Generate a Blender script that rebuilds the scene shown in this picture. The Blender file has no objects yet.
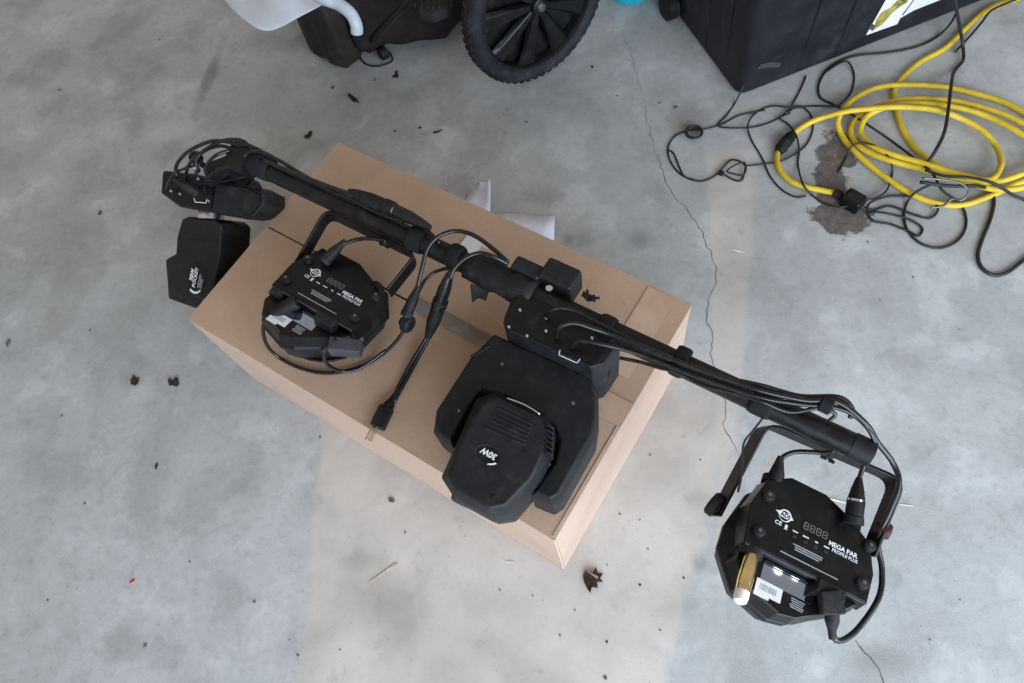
import bpy, bmesh, math, random
from mathutils import Vector, Matrix, noise
random.seed(7)
S = bpy.context.scene
COL = S.collection

# ------------------------------------------------------------------ camera
IW, IH, FPX = 1024, 683, 743.0
TILT, ROLL, CAMH = math.radians(26.5), math.radians(-14.7), 1.5
CF = Vector((0, math.sin(TILT), -math.cos(TILT)))
_r = Vector((1, 0, 0)); _u = Vector((0, math.cos(TILT), math.sin(TILT)))
CR = _r*math.cos(ROLL) + _u*math.sin(ROLL)
CU = -_r*math.sin(ROLL) + _u*math.cos(ROLL)
CO = Vector((0, 0, CAMH))
cd = bpy.data.cameras.new('camera'); cam = bpy.data.objects.new('camera', cd); COL.objects.link(cam)
cd.sensor_width = 36.0; cd.lens = 36.0*FPX/IW; cd.clip_start = 0.05; cd.clip_end = 60
cam.matrix_world = Matrix((( CR.x, CU.x, -CF.x, CO.x), (CR.y, CU.y, -CF.y, CO.y), (CR.z, CU.z, -CF.z, CO.z), (0, 0, 0, 1)))
S.camera = cam
S.render.resolution_x = IW; S.render.resolution_y = IH
S.view_settings.view_transform = 'Standard'; S.view_settings.look = 'None'
S.view_settings.exposure = 0.28; S.view_settings.gamma = 1.0

# ------------------------------------------------------------------ light: daylight through an open door behind the camera, two small ceiling lamps
W = bpy.data.worlds.new('World'); S.world = W; W.use_nodes = True
bg = W.node_tree.nodes['Background']; bg.inputs[0].default_value = (1.0, 0.935, 0.86, 1); bg.inputs[1].default_value = 0.36

def area(name, loc, target, sx, sy, power, color, shape='RECTANGLE'):
    l = bpy.data.lights.new(name, 'AREA'); l.shape = shape; l.size = sx; l.size_y = sy; l.energy = power; l.color = color
    o = bpy.data.objects.new(name, l); COL.objects.link(o); o.location = loc
    o.rotation_euler = (Vector(target)-Vector(loc)).to_track_quat('-Z', 'Y').to_euler(); return o
area('door_daylight', (0.85, -2.0, 1.25), (0.25, 0.9, 0.1), 4.6, 2.3, 212, (0.70, 0.84, 1.0))
area('ceiling_lamp', (2.78, 0.56, 2.65), (2.78, 0.56, 0), 0.055, 0.055, 0.09, (1.0, 0.93, 0.82), 'DISK')
area('ceiling_lamp', (2.89, 0.513, 2.65), (2.89, 0.513, 0), 0.055, 0.055, 0.09, (1.0, 0.93, 0.82), 'DISK')

# ------------------------------------------------------------------ pixels to points
def ray(x, y): return CF + CR*((x-512)/FPX) - CU*((y-341.5)/FPX)
def P(x, y, z=0.0):
    d = ray(x, y); return CO + d*((z-CAMH)/d.z)
def ON(x, y, c, n):
    d = ray(x, y); return CO + d*(((c-CO).dot(n))/d.dot(n))

# ------------------------------------------------------------------ materials
MATS = {}
class NT:
    def __init__(s, name):
        m = bpy.data.materials.new(name); m.use_nodes = True
        s.m = m; s.t = m.node_tree; s.n = s.t.nodes; s.b = s.n['Principled BSDF']
        MATS[name] = m
    def new(s, t, **k):
        n = s.n.new(t)
        for a, v in k.items():
            if a == 'inp':
                for i, w in v.items(): s.put(n, i, w)
            else: setattr(n, a, v)
        return n
    def put(s, n, i, w):
        if hasattr(w, 'is_linked') or hasattr(w, 'links'): s.t.links.new(w, n.inputs[i])
        else: n.inputs[i].default_value = w
    def math(s, op, a, b=0.0, clamp=False):
        n = s.n.new('ShaderNodeMath'); n.operation = op; n.use_clamp = clamp; s.put(n, 0, a); s.put(n, 1, b); return n.outputs[0]
    def coord(s, kind='Object'): return s.new('ShaderNodeTexCoord').outputs[kind]
    def pos(s): return s.new('ShaderNodeNewGeometry').outputs['Position']
    def noise(s, vec, scale, detail=4, rough=0.55, dist=0.0):
        n = s.new('ShaderNodeTexNoise', inp={'Vector': vec, 'Scale': scale, 'Detail': detail, 'Roughness': rough, 'Distortion': dist}); return n.outputs['Fac']
    def ramp(s, fac, a, b, lo=0.0, hi=1.0):
        n = s.new('ShaderNodeMapRange', interpolation_type='SMOOTHSTEP', inp={0: fac, 1: a, 2: b, 3: lo, 4: hi}); return n.outputs[0]
    def mix(s, fac, a, b, mode='MIX'):
        n = s.n.new('ShaderNodeMix'); n.data_type = 'RGBA'; n.blend_type = mode
        s.put(n, 0, fac); s.put(n, 6, a); s.put(n, 7, b); return n.outputs[2]
    def bump(s, h, strength=0.3, dist=0.002):
        n = s.new('ShaderNodeBump', inp={'Strength': strength, 'Distance': dist, 'Height': h}); s.t.links.new(n.outputs[0], s.b.inputs['Normal'])
    def set(s, **k):
        for a, v in k.items(): s.put(s.b, {'color': 'Base Color', 'rough': 'Roughness', 'metal': 'Metallic', 'spec': 'Specular IOR Level', 'coat': 'Coat Weight', 'trans': 'Transmission Weight', 'alpha': 'Alpha'}[a], v)

def c4(*a): return (a[0], a[1], a[2], 1.0)
def plain(name, col, rough=0.5, metal=0.0, var=0.25, scale=40.0, bump=0.0, bscale=600.0, spec=0.30, dust=0.0):
    t = NT(name); v = t.coord()
    n = t.noise(v, scale, 5, 0.6)
    lo = c4(*[c*(1-var) for c in col]); hi = c4(*[min(1, c*(1+var)) for c in col])
    colr = t.mix(t.ramp(n, 0.3, 0.7), lo, hi)
    if dust > 0:
        n2 = t.noise(v, scale*0.5, 6, 0.7)
        colr = t.mix(t.ramp(n2, 0.5, 0.78, 0, dust), colr, c4(0.30, 0.28, 0.26))
    t.set(color=colr, rough=t.ramp(n, 0.2, 0.8, max(0.02, rough-0.08), min(1, rough+0.08)), metal=metal, spec=spec)
    if bump > 0: t.bump(t.noise(v, bscale, 2, 0.5), bump, 0.0006)
    return t.m

plain('black_plastic', (0.0115, 0.0115, 0.0135), 0.52, bump=0.5, bscale=900, dust=0.05)
plain('yoke_plastic', (0.0085, 0.0085, 0.0105), 0.48, bump=0.6, bscale=1100, dust=0.03)
plain('black_metal', (0.006, 0.006, 0.007), 0.40, bump=0.25, bscale=1400, dust=0.04)
plain('panel_black', (0.0045, 0.0045, 0.005), 0.34, bump=0.15, bscale=1400, dust=0.03)
plain('tube_black', (0.007, 0.0065, 0.0065), 0.36, bump=0.15, bscale=700, dust=0.05)
plain('rubber', (0.007, 0.007, 0.0075), 0.62, bump=0.3, dust=0.10)
plain('cable_black', (0.007, 0.007, 0.008), 0.26, scale=90, dust=0.03, spec=.5)
plain('thin_cord', (0.018, 0.018, 0.02), 0.45, scale=90, dust=0.08)
plain('grey_plug', (0.040, 0.040, 0.046), 0.5, bump=.3)
plain('velcro', (0.009, 0.009, 0.010), 0.9, bump=0.9, bscale=1500)
plain('chrome', (0.75, 0.74, 0.72), 0.22, 1.0, var=0.05)
plain('brass', (0.86, 0.66, 0.30), 0.18, 1.0, var=0.12, scale=60)
plain('prong_brass', (0.70, 0.62, 0.46), 0.3, 1.0, var=0.05)
plain('steel_dark', (0.20, 0.20, 0.21), 0.35, 0.9, var=0.1)
plain('white_plastic', (0.78, 0.77, 0.74), 0.45, var=0.04)
plain('white_print', (0.72, 0.74, 0.76), 0.5, var=0.12, scale=300)
plain('grey_print', (0.30, 0.32, 0.34), 0.5, var=0.25, scale=500)
plain('segment_grey', (0.22, 0.21, 0.20), 0.4, var=0.1)
plain('segment_dim', (0.05, 0.05, 0.055), 0.4, var=0.1)
plain('display_dark', (0.010, 0.005, 0.005), 0.12, var=0.1)
plain('paper', (0.72, 0.74, 0.82), 0.8, var=0.04)
plain('sticker', (0.68, 0.67, 0.66), 0.45, var=0.05)
plain('yellow_cord', (0.60, 0.42, 0.03), 0.45, var=0.18, scale=25, dust=0.12)
plain('tote_plastic', (0.010, 0.010, 0.013), 0.5, var=0.3, scale=14, bump=0.4, bscale=500, dust=0.05)
plain('tyre', (0.014, 0.014, 0.018), 0.7, var=0.4, scale=30, bump=0.5, bscale=300, dust=0.12)
plain('rim_black', (0.006, 0.006, 0.007), 0.35, dust=0.03)
plain('stroller_fabric', (0.022, 0.017, 0.018), 0.9, var=0.4, scale=18, bump=0.9, bscale=700)
plain('bag_plastic', (0.020, 0.016, 0.014), 0.6, var=0.3, scale=12, dust=0.1)
plain('white_sheet', (0.52, 0.54, 0.58), 0.6, var=0.08, scale=10)
plain('grey_tube', (0.46, 0.50, 0.55), 0.35, var=0.06)
plain('cyan_plastic', (0.02, 0.42, 0.55), 0.4, var=0.08)
plain('leaf_dry', (0.030, 0.022, 0.015), 0.9, var=0.5, scale=120)
plain('leaf_tan', (0.30, 0.15, 0.08), 0.8, var=0.3, scale=120)
plain('chip_wood', (0.42, 0.32, 0.20), 0.85, var=0.3, scale=150)
plain('chip_white', (0.65, 0.62, 0.56), 0.8, var=0.1)
plain('red_bit', (0.55, 0.03, 0.03), 0.6, var=0.1)
plain('gasket_red', (0.05, 0.012, 0.012), 0.5, var=0.1)
plain('crack_dark', (0.11, 0.105, 0.10), 0.95, var=0.4, scale=60)

# glossy sticker that mirrors what is above it
t = NT('gloss_label'); t.set(color=c4(0.42, 0.48, 0.62), rough=0.025, metal=1.0)
# clear packing tape over cardboard
t = NT('packing_tape'); v = t.coord()
t.set(color=t.mix(t.ramp(t.noise(v, 30, 4), .35, .7), c4(0.20, 0.17, 0.14), c4(0.27, 0.255, 0.25)), rough=0.18, spec=0.8)
t = NT('paper_tape'); v = t.coord()
t.set(color=t.mix(t.ramp(t.noise(v, 25, 5), .3, .7), c4(0.46, 0.30, 0.205), c4(0.54, 0.365, 0.26)), rough=0.4)

# cardboard
def cardboard(name, base):
    t = NT(name); v = t.coord()
    n1 = t.noise(v, 5, 6, 0.6, 0.5); n2 = t.noise(v, 140, 3, 0.6)
    st = t.new('ShaderNodeMapping', inp={'Vector': v, 'Scale': (3.0, 220.0, 1.0)}).outputs[0]
    n3 = t.noise(st, 1.0, 3, 0.5)
    a = t.mix(t.ramp(n1, .32, .7), c4(*[c*0.86 for c in base]), c4(*base))
    a = t.mix(t.math('MULTIPLY', t.ramp(n2, .35, .75), 0.25), a, c4(*[c*0.72 for c in base]))
    a = t.mix(t.math('MULTIPLY', t.ramp(n3, .4, .75), 0.08), a, c4(*[min(1, c*1.2) for c in base]))
    n4 = t.noise(v, 9, 5, 0.7, 1.0)
    a = t.mix(t.ramp(n4, .64, .76, 0, .35), a, c4(*[c*0.6 for c in base]))
    t.set(color=a, rough=0.86, spec=0.25)
    h = t.math('ADD', t.math('MULTIPLY', n3, .25), t.math('MULTIPLY', t.noise(v, 14, 3), 2.2))
    t.bump(h, 0.35, 0.002); return t.m
cardboard('cardboard', (0.50, 0.335, 0.235))
cardboard('cardboard_lit', (0.56, 0.40, 0.31))  # bright light on the near walls put into the colour; edge fold shares it

# concrete
t = NT('concrete'); p = t.pos()
sep = t.new('ShaderNodeSeparateXYZ', inp={0: p})
X, Y = sep.outputs[0], sep.outputs[1]
def half(a, b, soft=0.012, amp=0.03, sc=7):
    """1 on the left-hand side (seen from above) of the floor line a-b, given as picture points"""
    A, B = P(*a), P(*b); d = (B-A).normalized(); nx, ny = -d.y, d.x
    s_ = t.math('ADD', t.math('ADD', t.math('MULTIPLY', X, nx), t.math('MULTIPLY', Y, ny)), -(A.x*nx+A.y*ny))
    w = t.math('MULTIPLY', t.math('SUBTRACT', t.noise(p, sc, 4), 0.5), amp)
    return t.ramp(t.math('ADD', s_, w), -soft, soft)
big = t.noise(p, 1.6, 5, 0.6, 0.4); mid = t.noise(p, 6.0, 4, 0.55, 0.3); fine = t.noise(p, 55, 6, 0.7); grain = t.noise(p, 420, 3, 0.6)
colr = t.mix(t.ramp(big, .3, .7), c4(0.335, 0.34, 0.335), c4(0.43, 0.43, 0.425))
colr = t.mix(t.ramp(mid, .50, .66, 0, .55), colr, c4(0.245, 0.24, 0.232))
colr = t.mix(t.ramp(mid, .34, .47, .50, 0), colr, c4(0.56, 0.565, 0.575))
mot = t.noise(p, 13, 7, 0.72, 0.25)
colr = t.mix(t.ramp(mot, .52, .70, 0, .30), colr, c4(0.23, 0.225, 0.215))
colr = t.mix(t.ramp(mot, .46, .32, 0, .26), colr, c4(0.60, 0.60, 0.60))
colr = t.mix(t.ramp(fine, .46, .70, 0, .30), colr, c4(0.20, 0.195, 0.185))
colr = t.mix(t.ramp(grain, .35, .7, 0, .26), colr, c4(0.58, 0.57, 0.55))
def mul(a, b): return t.math('MULTIPLY', a, b)
# beige areas of the slab, paler than the rest
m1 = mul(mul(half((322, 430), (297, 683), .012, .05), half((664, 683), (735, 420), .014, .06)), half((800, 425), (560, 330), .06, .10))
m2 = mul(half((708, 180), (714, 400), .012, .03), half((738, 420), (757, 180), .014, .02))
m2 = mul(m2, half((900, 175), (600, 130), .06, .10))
tinted = t.math('MAXIMUM', m1, mul(m2, 0.8))
colr = t.mix(mul(tinted, 0.75), colr, t.mix(t.ramp(mid, .35, .7), c4(0.56, 0.50, 0.445), c4(0.42, 0.375, 0.33)))
# oil stain by the cord
def blob(cx, cy, rx, ry, amp=0.5, sc=16, lo=0.88, hi=1.12):
    C = P(cx, cy); ex = (P(cx+10, cy)-C)/10; R1 = ex.length*rx; R2 = (P(cx, cy+10)-C).length/10*ry
    ux, uy = ex.normalized().x, ex.normalized().y
    dx = t.math('ADD', X, -C.x); dy = t.math('ADD', Y, -C.y)
    a = t.math('DIVIDE', t.math('ADD', t.math('MULTIPLY', dx, ux), t.math('MULTIPLY', dy, uy)), R1)
    b = t.math('DIVIDE', t.math('ADD', t.math('MULTIPLY', dx, -uy), t.math('MULTIPLY', dy, ux)), R2)
    r = t.math('SQRT', t.math('ADD', t.math('MULTIPLY', a, a), t.math('MULTIPLY', b, b)))
    r = t.math('ADD', r, t.math('MULTIPLY', t.math('SUBTRACT', t.noise(p, sc, 5, 0.7), 0.5), amp*3))
    return t.ramp(r, hi, lo)
st = t.math('MAXIMUM', t.math('MAXIMUM', blob(832, 186, 16, 44, .75, 20), blob(842, 217, 28, 17, .8, 20)), blob(840, 148, 20, 18, .8, 20))
stc = t.mix(t.ramp(fine, .35, .65), c4(0.050, 0.034, 0.026), c4(0.115, 0.088, 0.07))
colr = t.mix(mul(st, 0.88), colr, stc)
for (x, y, a, b, k) in ((210, 76, 5, 28, .6), (360, 560, 22, 9, .25), (150, 480, 22, 60, .28), (250, 470, 14, 45, .22), (30, 640, 40, 30, .25), (570, 240, 7, 7, .5),
                        (700, 565, 9, 9, .45), (120, 60, 70, 40, .25), (410, 110, 90, 30, .22), (690, 115, 18, 12, .3), (785, 150, 12, 16, .4), (560, 110, 40, 30, .2), (70, 240, 60, 40, .22), (640, 240, 12, 9, .35), (585, 238, 10, 8, .4), (875, 660, 22, 14, .3), (400, 620, 30, 40, .25), (480, 600, 26, 20, .22), (120, 640, 14, 22, .35), (170, 150, 16, 12, .35), (240, 205, 12, 10, .3), (25, 78, 24, 8, .35), (110, 380, 40, 16, .2), (540, 195, 22, 10, .25), (700, 500, 14, 8, .25)):
    colr = t.mix(mul(blob(x, y, a, b, .9, 9, .2, 1.7), k), colr, c4(0.15, 0.14, 0.125))
spk = t.noise(p, 150, 4, 0.75, 0.5)
colr = t.mix(t.ramp(spk, .63, .70, 0, .6), colr, c4(0.16, 0.15, 0.14))
scr = t.noise(t.new('ShaderNodeMapping', inp={'Vector': p, 'Rotation': (0, 0, .7), 'Scale': (3, 90, 1)}).outputs[0], 1.0, 5, .7)
colr = t.mix(t.ramp(scr, .60, .78, 0, .15), colr, c4(0.60, 0.59, 0.57))
blt = t.noise(p, 22, 5, 0.7, 0.3)
colr = t.mix(t.ramp(blt, .58, .70, 0, .30), colr, c4(0.21, 0.205, 0.195))
colr = t.mix(t.ramp(blt, .40, .28, 0, .22), colr, c4(0.62, 0.61, 0.60))
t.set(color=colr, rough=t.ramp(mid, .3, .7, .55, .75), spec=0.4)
t.bump(t.math('ADD', t.math('MULTIPLY', fine, 1.0), t.math('MULTIPLY', grain, .4)), 0.25, 0.002)

# ------------------------------------------------------------------ mesh helpers
def mk(name, verts, faces, mat, parent=None, smooth=False, bevel=0.0, seg=2, M=None):
    """verts are in world space unless M (local frame -> world) is given; children are stored relative to their thing"""
    me = bpy.data.meshes.new(name)
    root = parent
    while root is not None and root.parent is not None: root = root.parent
    inv = root.matrix_world.inverted() if root is not None else Matrix()
    if M is not None: inv = inv @ M
    bm = bmesh.new(); vs = [bm.verts.new(inv @ Vector(q)) for q in verts]
    for f in faces:
        try: bm.faces.new([vs[i] for i in f])
        except ValueError: pass
    bmesh.ops.recalc_face_normals(bm, faces=bm.faces)
    bm.to_mesh(me); bm.free()
    me.materials.append(MATS[mat])
    if smooth:
        for q in me.polygons: q.use_smooth = True
    o = bpy.data.objects.new(name, me); COL.objects.link(o)
    if parent is not None: o.parent = parent
    if bevel > 0:
        b = o.modifiers.new('bevel', 'BEVEL'); b.width = bevel; b.segments = seg; b.limit_method = 'ANGLE'; b.angle_limit = math.radians(28)
        if seg > 1:
            for q in me.polygons: q.use_smooth = True
            b.harden_normals = True
    return o
def tag(o, label, cat, group=None, kind=None):
    if label: o['label'] = label
    if cat: o['category'] = cat
    if group: o['group'] = group
    if kind: o['kind'] = kind
    return o
def thing(name, label, cat, loc=(0, 0, 0), group=None, M=None):
    o = bpy.data.objects.new(name, None); COL.objects.link(o)
    o.matrix_world = M if M is not None else Matrix.Translation(Vector(loc))
    o.empty_display_size = 0.05
    bpy.context.view_layer.update()
    return tag(o, label, cat, group)
def rings(rs, cap=True, closed=False):
    """faces joining successive rings of equal length"""
    n = len(rs[0]); vs = [q for r in rs for q in r]; fs = []
    m = len(rs)
    for k in range(m if closed else m-1):
        a, b = k*n, ((k+1) % m)*n
        for i in range(n): fs.append((a+i, a+(i+1) % n, b+(i+1) % n, b+i))
    if cap and not closed: fs += [tuple(range(n-1, -1, -1)), tuple((m-1)*n+i for i in range(n))]
    return vs, fs
def loft(name, rs, mat, parent=None, bevel=0.003, seg=2, M=None, smooth=False):
    v, f = rings(rs); return mk(name, v, f, mat, parent, smooth, bevel, seg, M)
def prism(name, poly, off, mat, parent=None, bevel=0.002, seg=2, M=None):
    off = Vector(off); return loft(name, [[Vector(q)+off for q in poly], [Vector(q) for q in poly]], mat, parent, bevel, seg, M)
def boxm(name, c, ax, dims, mat, parent=None, bevel=0.002, seg=2, M=None, taper=1.0):
    c = Vector(c); ax = [Vector(a) for a in ax]; x, y, z = [d/2 for d in dims]
    def ring(s, k): return [c+ax[0]*(x*k*a)+ax[1]*(y*k*b)+ax[2]*(z*s) for a, b in ((-1, -1), (1, -1), (1, 1), (-1, 1))]
    return loft(name, [ring(-1, 1), ring(1, taper)], mat, parent, bevel, seg, M)
def crom(pts, sub=6):
    pts = [Vector(q) for q in pts]
    if len(pts) < 3: return pts
    out = []
    for i in range(len(pts)-1):
        p0 = pts[i-1] if i else pts[0]*2-pts[1]; p1, p2 = pts[i], pts[i+1]; p3 = pts[i+2] if i+2 < len(pts) else p2*2-p1
        for k in range(sub):
            u = k/sub
            out.append(0.5*((2*p1)+(p2-p0)*u+(2*p0-5*p1+4*p2-p3)*u*u+(3*p1-p0-3*p2+p3)*u**3))
    out.append(pts[-1]); return out
def sweep(pts, r, n=8, up=Vector((0, 0, 1))):
    rs = []; m = len(pts); prev = None
    for i, q in enumerate(pts):
        d = (pts[min(i+1, m-1)]-pts[max(i-1, 0)]).normalized()
        a = prev if prev is not None else (up if abs(d.dot(up)) < .95 else Vector((1, 0, 0)))
        x = (a-d*a.dot(d)).normalized(); prev = x; y = d.cross(x)
        rr = r(i/(m-1)) if callable(r) else r
        rs.append([q+x*(rr*math.cos(2*math.pi*k/n))+y*(rr*math.sin(2*math.pi*k/n)) for k in range(n)])
    return rs
def tube(name, pts, r, mat, parent=None, n=8, sub=6, smooth_path=True, M=None):
    path = crom(pts, sub) if smooth_path else [Vector(q) for q in pts]
    v, f = rings(sweep(path, r, n)); o = mk(name, v, f, mat, parent, True, 0, 1, M)
    return o
def flatbar(name, pts, w, th, wdir, mat, parent=None, bevel=0.001, M=None, rnd=0):
    """strip of rectangular section following pts; wdir = direction of its width"""
    pts = [Vector(q) for q in pts]; wd = Vector(wdir).normalized(); rs = []; m = len(pts)
    for i, q in enumerate(pts):
        d = (pts[min(i+1, m-1)]-pts[max(i-1, 0)]).normalized(); nn = d.cross(wd).normalized()
        rs.append([q+wd*(w/2*a)+nn*(th/2*b) for a, b in ((-1, -1), (1, -1), (1, 1), (-1, 1))])
    return loft(name, rs, mat, parent, bevel, 1, M)
def lathe(name, prof, base, axis, mat, parent=None, n=20, M=None, smooth=True, bevel=0):
    """prof = [(distance along axis, radius)]"""
    base = Vector(base); ax = Vector(axis).normalized(); t_ = Vector((0, 0, 1)) if abs(ax.z) < .9 else Vector((1, 0, 0))
    x = (t_-ax*t_.dot(ax)).normalized(); y = ax.cross(x)
    rs = [[base+ax*h+x*(r*math.cos(2*math.pi*k/n))+y*(r*math.sin(2*math.pi*k/n)) for k in range(n)] for h, r in prof]
    v, f = rings(rs); o = mk(name, v, f, mat, parent, smooth, bevel, 2, M)
    if smooth and not bevel:
        e = o.modifiers.new('split', 'EDGE_SPLIT'); e.split_angle = math.radians(38)
    return o
def torus(name, c, ax, R, r, mat, parent=None, n=24, k=8, M=None, sx=1.0):
    ax = Vector(ax).normalized(); t_ = Vector((0, 0, 1)) if abs(ax.z) < .9 else Vector((1, 0, 0))
    x = (t_-ax*t_.dot(ax)).normalized(); y = ax.cross(x); rs = []
    for i in range(n):
        a = 2*math.pi*i/n; d = x*math.cos(a)+y*math.sin(a); cc = Vector(c)+d*R
        rs.append([cc+d*(r*math.cos(2*math.pi*j/k))+ax*(r*sx*math.sin(2*math.pi*j/k)) for j in range(k)])
    v, f = rings(rs, closed=True); return mk(name, v, f, mat, parent, True, 0, 1, M)
def text(name, body, origin, ux, uy, size, mat, parent, M=None, depth=0.0003, bold=0.0, align='CENTER', sx=1.0):
    cu = bpy.data.curves.new(name, 'FONT'); cu.body = body; cu.size = 1.0; cu.align_x = align; cu.align_y = 'CENTER'; cu.offset = bold; cu.resolution_u = 3
    tmp = bpy.data.objects.new('tmp', cu); COL.objects.link(tmp); dg = bpy.context.evaluated_depsgraph_get()
    me = bpy.data.meshes.new_from_object(tmp.evaluated_get(dg)); bpy.data.objects.remove(tmp)
    ux = Vector(ux).normalized(); uy = Vector(uy).normalized(); nn = ux.cross(uy); o_ = Vector(origin)
    vs = [o_+ux*(v.co.x*size*sx)+uy*(v.co.y*size)+nn*depth for v in me.vertices]; fs = [tuple(q.vertices) for q in me.polygons]
    bpy.data.meshes.remove(me)
    return mk(name, vs, fs, mat, parent, M=M)
def plate(name, poly, n, th, mat, parent=None, M=None, bevel=0.0):
    n = Vector(n); return loft(name, [[Vector(q) for q in poly], [Vector(q)+n*th for q in poly]], mat, parent, bevel, 1, M)
def ngon(c, x, y, r, n, ph=0): return [Vector(c)+Vector(x)*(r*math.cos(ph+2*math.pi*k/n))+Vector(y)*(r*math.sin(ph+2*math.pi*k/n)) for k in range(n)]
def screw(c, n, r, parent, M=None, mat='steel_dark'):
    return lathe('screw', [(0, r), (r*.5, r*.8), (r*.55, r*.3), (r*.3, r*.25)], c, n, mat, parent, 10, M)

# ------------------------------------------------------------------ floor
g = 40; L = 5.0
vs = [(-L+2*L*i/g, -L+2*L*j/g+1, 0) for j in range(g+1) for i in range(g+1)]
fs = [(j*(g+1)+i, j*(g+1)+i+1, (j+1)*(g+1)+i+1, (j+1)*(g+1)+i) for j in range(g) for i in range(g)]
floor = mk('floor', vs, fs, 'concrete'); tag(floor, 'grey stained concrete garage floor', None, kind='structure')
def crack(pts, w, name='crack'):
    path = crom([P(x, y, .0006) for x, y in pts], 10); vs = []; fs = []
    pp = []
    for i, q in enumerate(path):
        d = (path[min(i+1, len(path)-1)]-path[max(i-1, 0)]).normalized(); n_ = Vector((-d.y, d.x, 0))
        q = q+n_*((noise.noise(q*60)-0)*.006+(noise.noise(q*23))*.006)
        ww = w*(0.35+0.9*abs(noise.noise(q*40+Vector((3, 0, 0)))))*min(1, i/6+.2, (len(path)-1-i)/6+.2)
        pp.append((q-n_*ww, q+n_*ww))
    for a, b in pp: vs += [a, b]
    for i in range(len(pp)-1): fs.append((2*i, 2*i+1, 2*i+3, 2*i+2))
    return mk(name, vs, fs, 'crack_dark', floor)
crack([(622, 30), (630, 52), (640, 85), (646, 108)], .0005)
crack([(644, 106), (648, 122), (655, 150)], .0008)
crack([(653, 148), (668, 185), (690, 215), (705, 240), (714, 262), (716, 280), (709, 300), (708, 320), (713, 345), (713, 365), (724, 398), (726, 415), (724, 432), (738, 452)], .0013)
crack([(738, 452), (752, 470)], .0012)
crack([(855, 640), (868, 655), (880, 675), (886, 690)], .0018)

# ------------------------------------------------------------------ cardboard box
BZ = 0.2925; BL, BW = 0.8325, 0.489
yaw = math.radians(-45.2)
BX = Vector((math.cos(yaw), math.sin(yaw), 0)); BY = Vector((-math.sin(yaw), math.cos(yaw), 0)); UP = Vector((0, 0, 1))
BO = Vector((-0.6015, 0.8295, 0))
MB = Matrix(((BX.x, BY.x, 0, BO.x), (BX.y, BY.y, 0, BO.y), (0, 0, 1, 0), (0, 0, 0, 1)))
bxo = thing('cardboard_box', 'large closed tan cardboard box lying on the concrete under the light bar', 'box', M=MB)
T = .005
def panel(name, x0, x1, y0, y1, z0, z1, mat='cardboard', bev=.0015, sag=0.0, nx=1):
    if nx == 1: return loft(name, [[Vector((x0, y0, z0)), Vector((x1, y0, z0)), Vector((x1, y1, z0)), Vector((x0, y1, z0))], [Vector((x0, y0, z1)), Vector((x1, y0, z1)), Vector((x1, y1, z1)), Vector((x0, y1, z1))]], mat, bxo, bev, 1, MB)
    rs = []
    for i in range(nx+1):
        x = x0+(x1-x0)*i/nx; s_ = sag*(math.sin(math.pi*i/nx))+.0012*noise.noise(Vector((x*9, y0*7, 1)))
        yy0 = y0 if y0 < .1 or y0 > .4 else y0; 
        rs.append([Vector((x, y0, z0-s_*(1 if y0 > .1 else 0))), Vector((x, y1, z0-s_*(1 if y1 < .4 else 0))), Vector((x, y1, z1-s_*(1 if y1 < .4 else 0))), Vector((x, y0, z1-s_*(1 if y0 > .1 else 0)))])
    return loft(name, rs, mat, bxo, 0, 1, MB)
panel('side_wall', 0, BL, 0, T, 0, BZ-T-.001, 'cardboard_lit')
panel('side_wall', 0, BL, BW-T, BW, 0, BZ-T-.001)
panel('end_wall', 0, T, T+.001, BW-T-.001, 0, BZ-T-.001)
panel('end_wall', BL-T, BL, T+.001, BW-T-.001, 0, BZ-T-.001, 'cardboard_lit')
panel('top_flap', 0, BL, 0, BW/2-.0022, BZ-T, BZ, sag=.0025, nx=16)
panel('top_flap', 0, BL, BW/2+.0022, BW, BZ-T, BZ, sag=.0025, nx=16)
panel('inner_flap', T+.001, .22, T+.001, BW-T-.001, BZ-2*T-.004, BZ-T-.004)
panel('inner_flap', BL-.22, BL-T-.001, T+.001, BW-T-.001, BZ-2*T-.004, BZ-T-.004)
panel('bottom', T+.001, BL-T-.001, T+.001, BW-T-.001, .002, .002+T)
panel('tape_strip', .375, .60, BW/2-.013, BW/2+.013, BZ+.0002, BZ+.0007, 'packing_tape', 0)
panel('tape_strip', BL-.10, BL-.0005, BW/2-.026, BW/2+.022, BZ+.0012, BZ+.0017, 'paper_tape', 0)
panel('tape_strip', BL-.085, BL-.030, BW*.62, BW-.006, BZ+.0012, BZ+.0017, 'paper_tape', 0)
panel('edge_fold', BL-.007, BL+.0006, .004, BW*.46, BZ+.0004, BZ+.0016, 'cardboard_lit', .0005)
panel('shipping_label', .385, .440, .385, .422, BZ+.0014, BZ+.0018, 'sticker', 0)
panel('tape_strip', .425, .475, .375, .412, BZ+.0019, BZ+.0023, 'paper_tape', 0)
bpy.context.view_layer.update()

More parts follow.
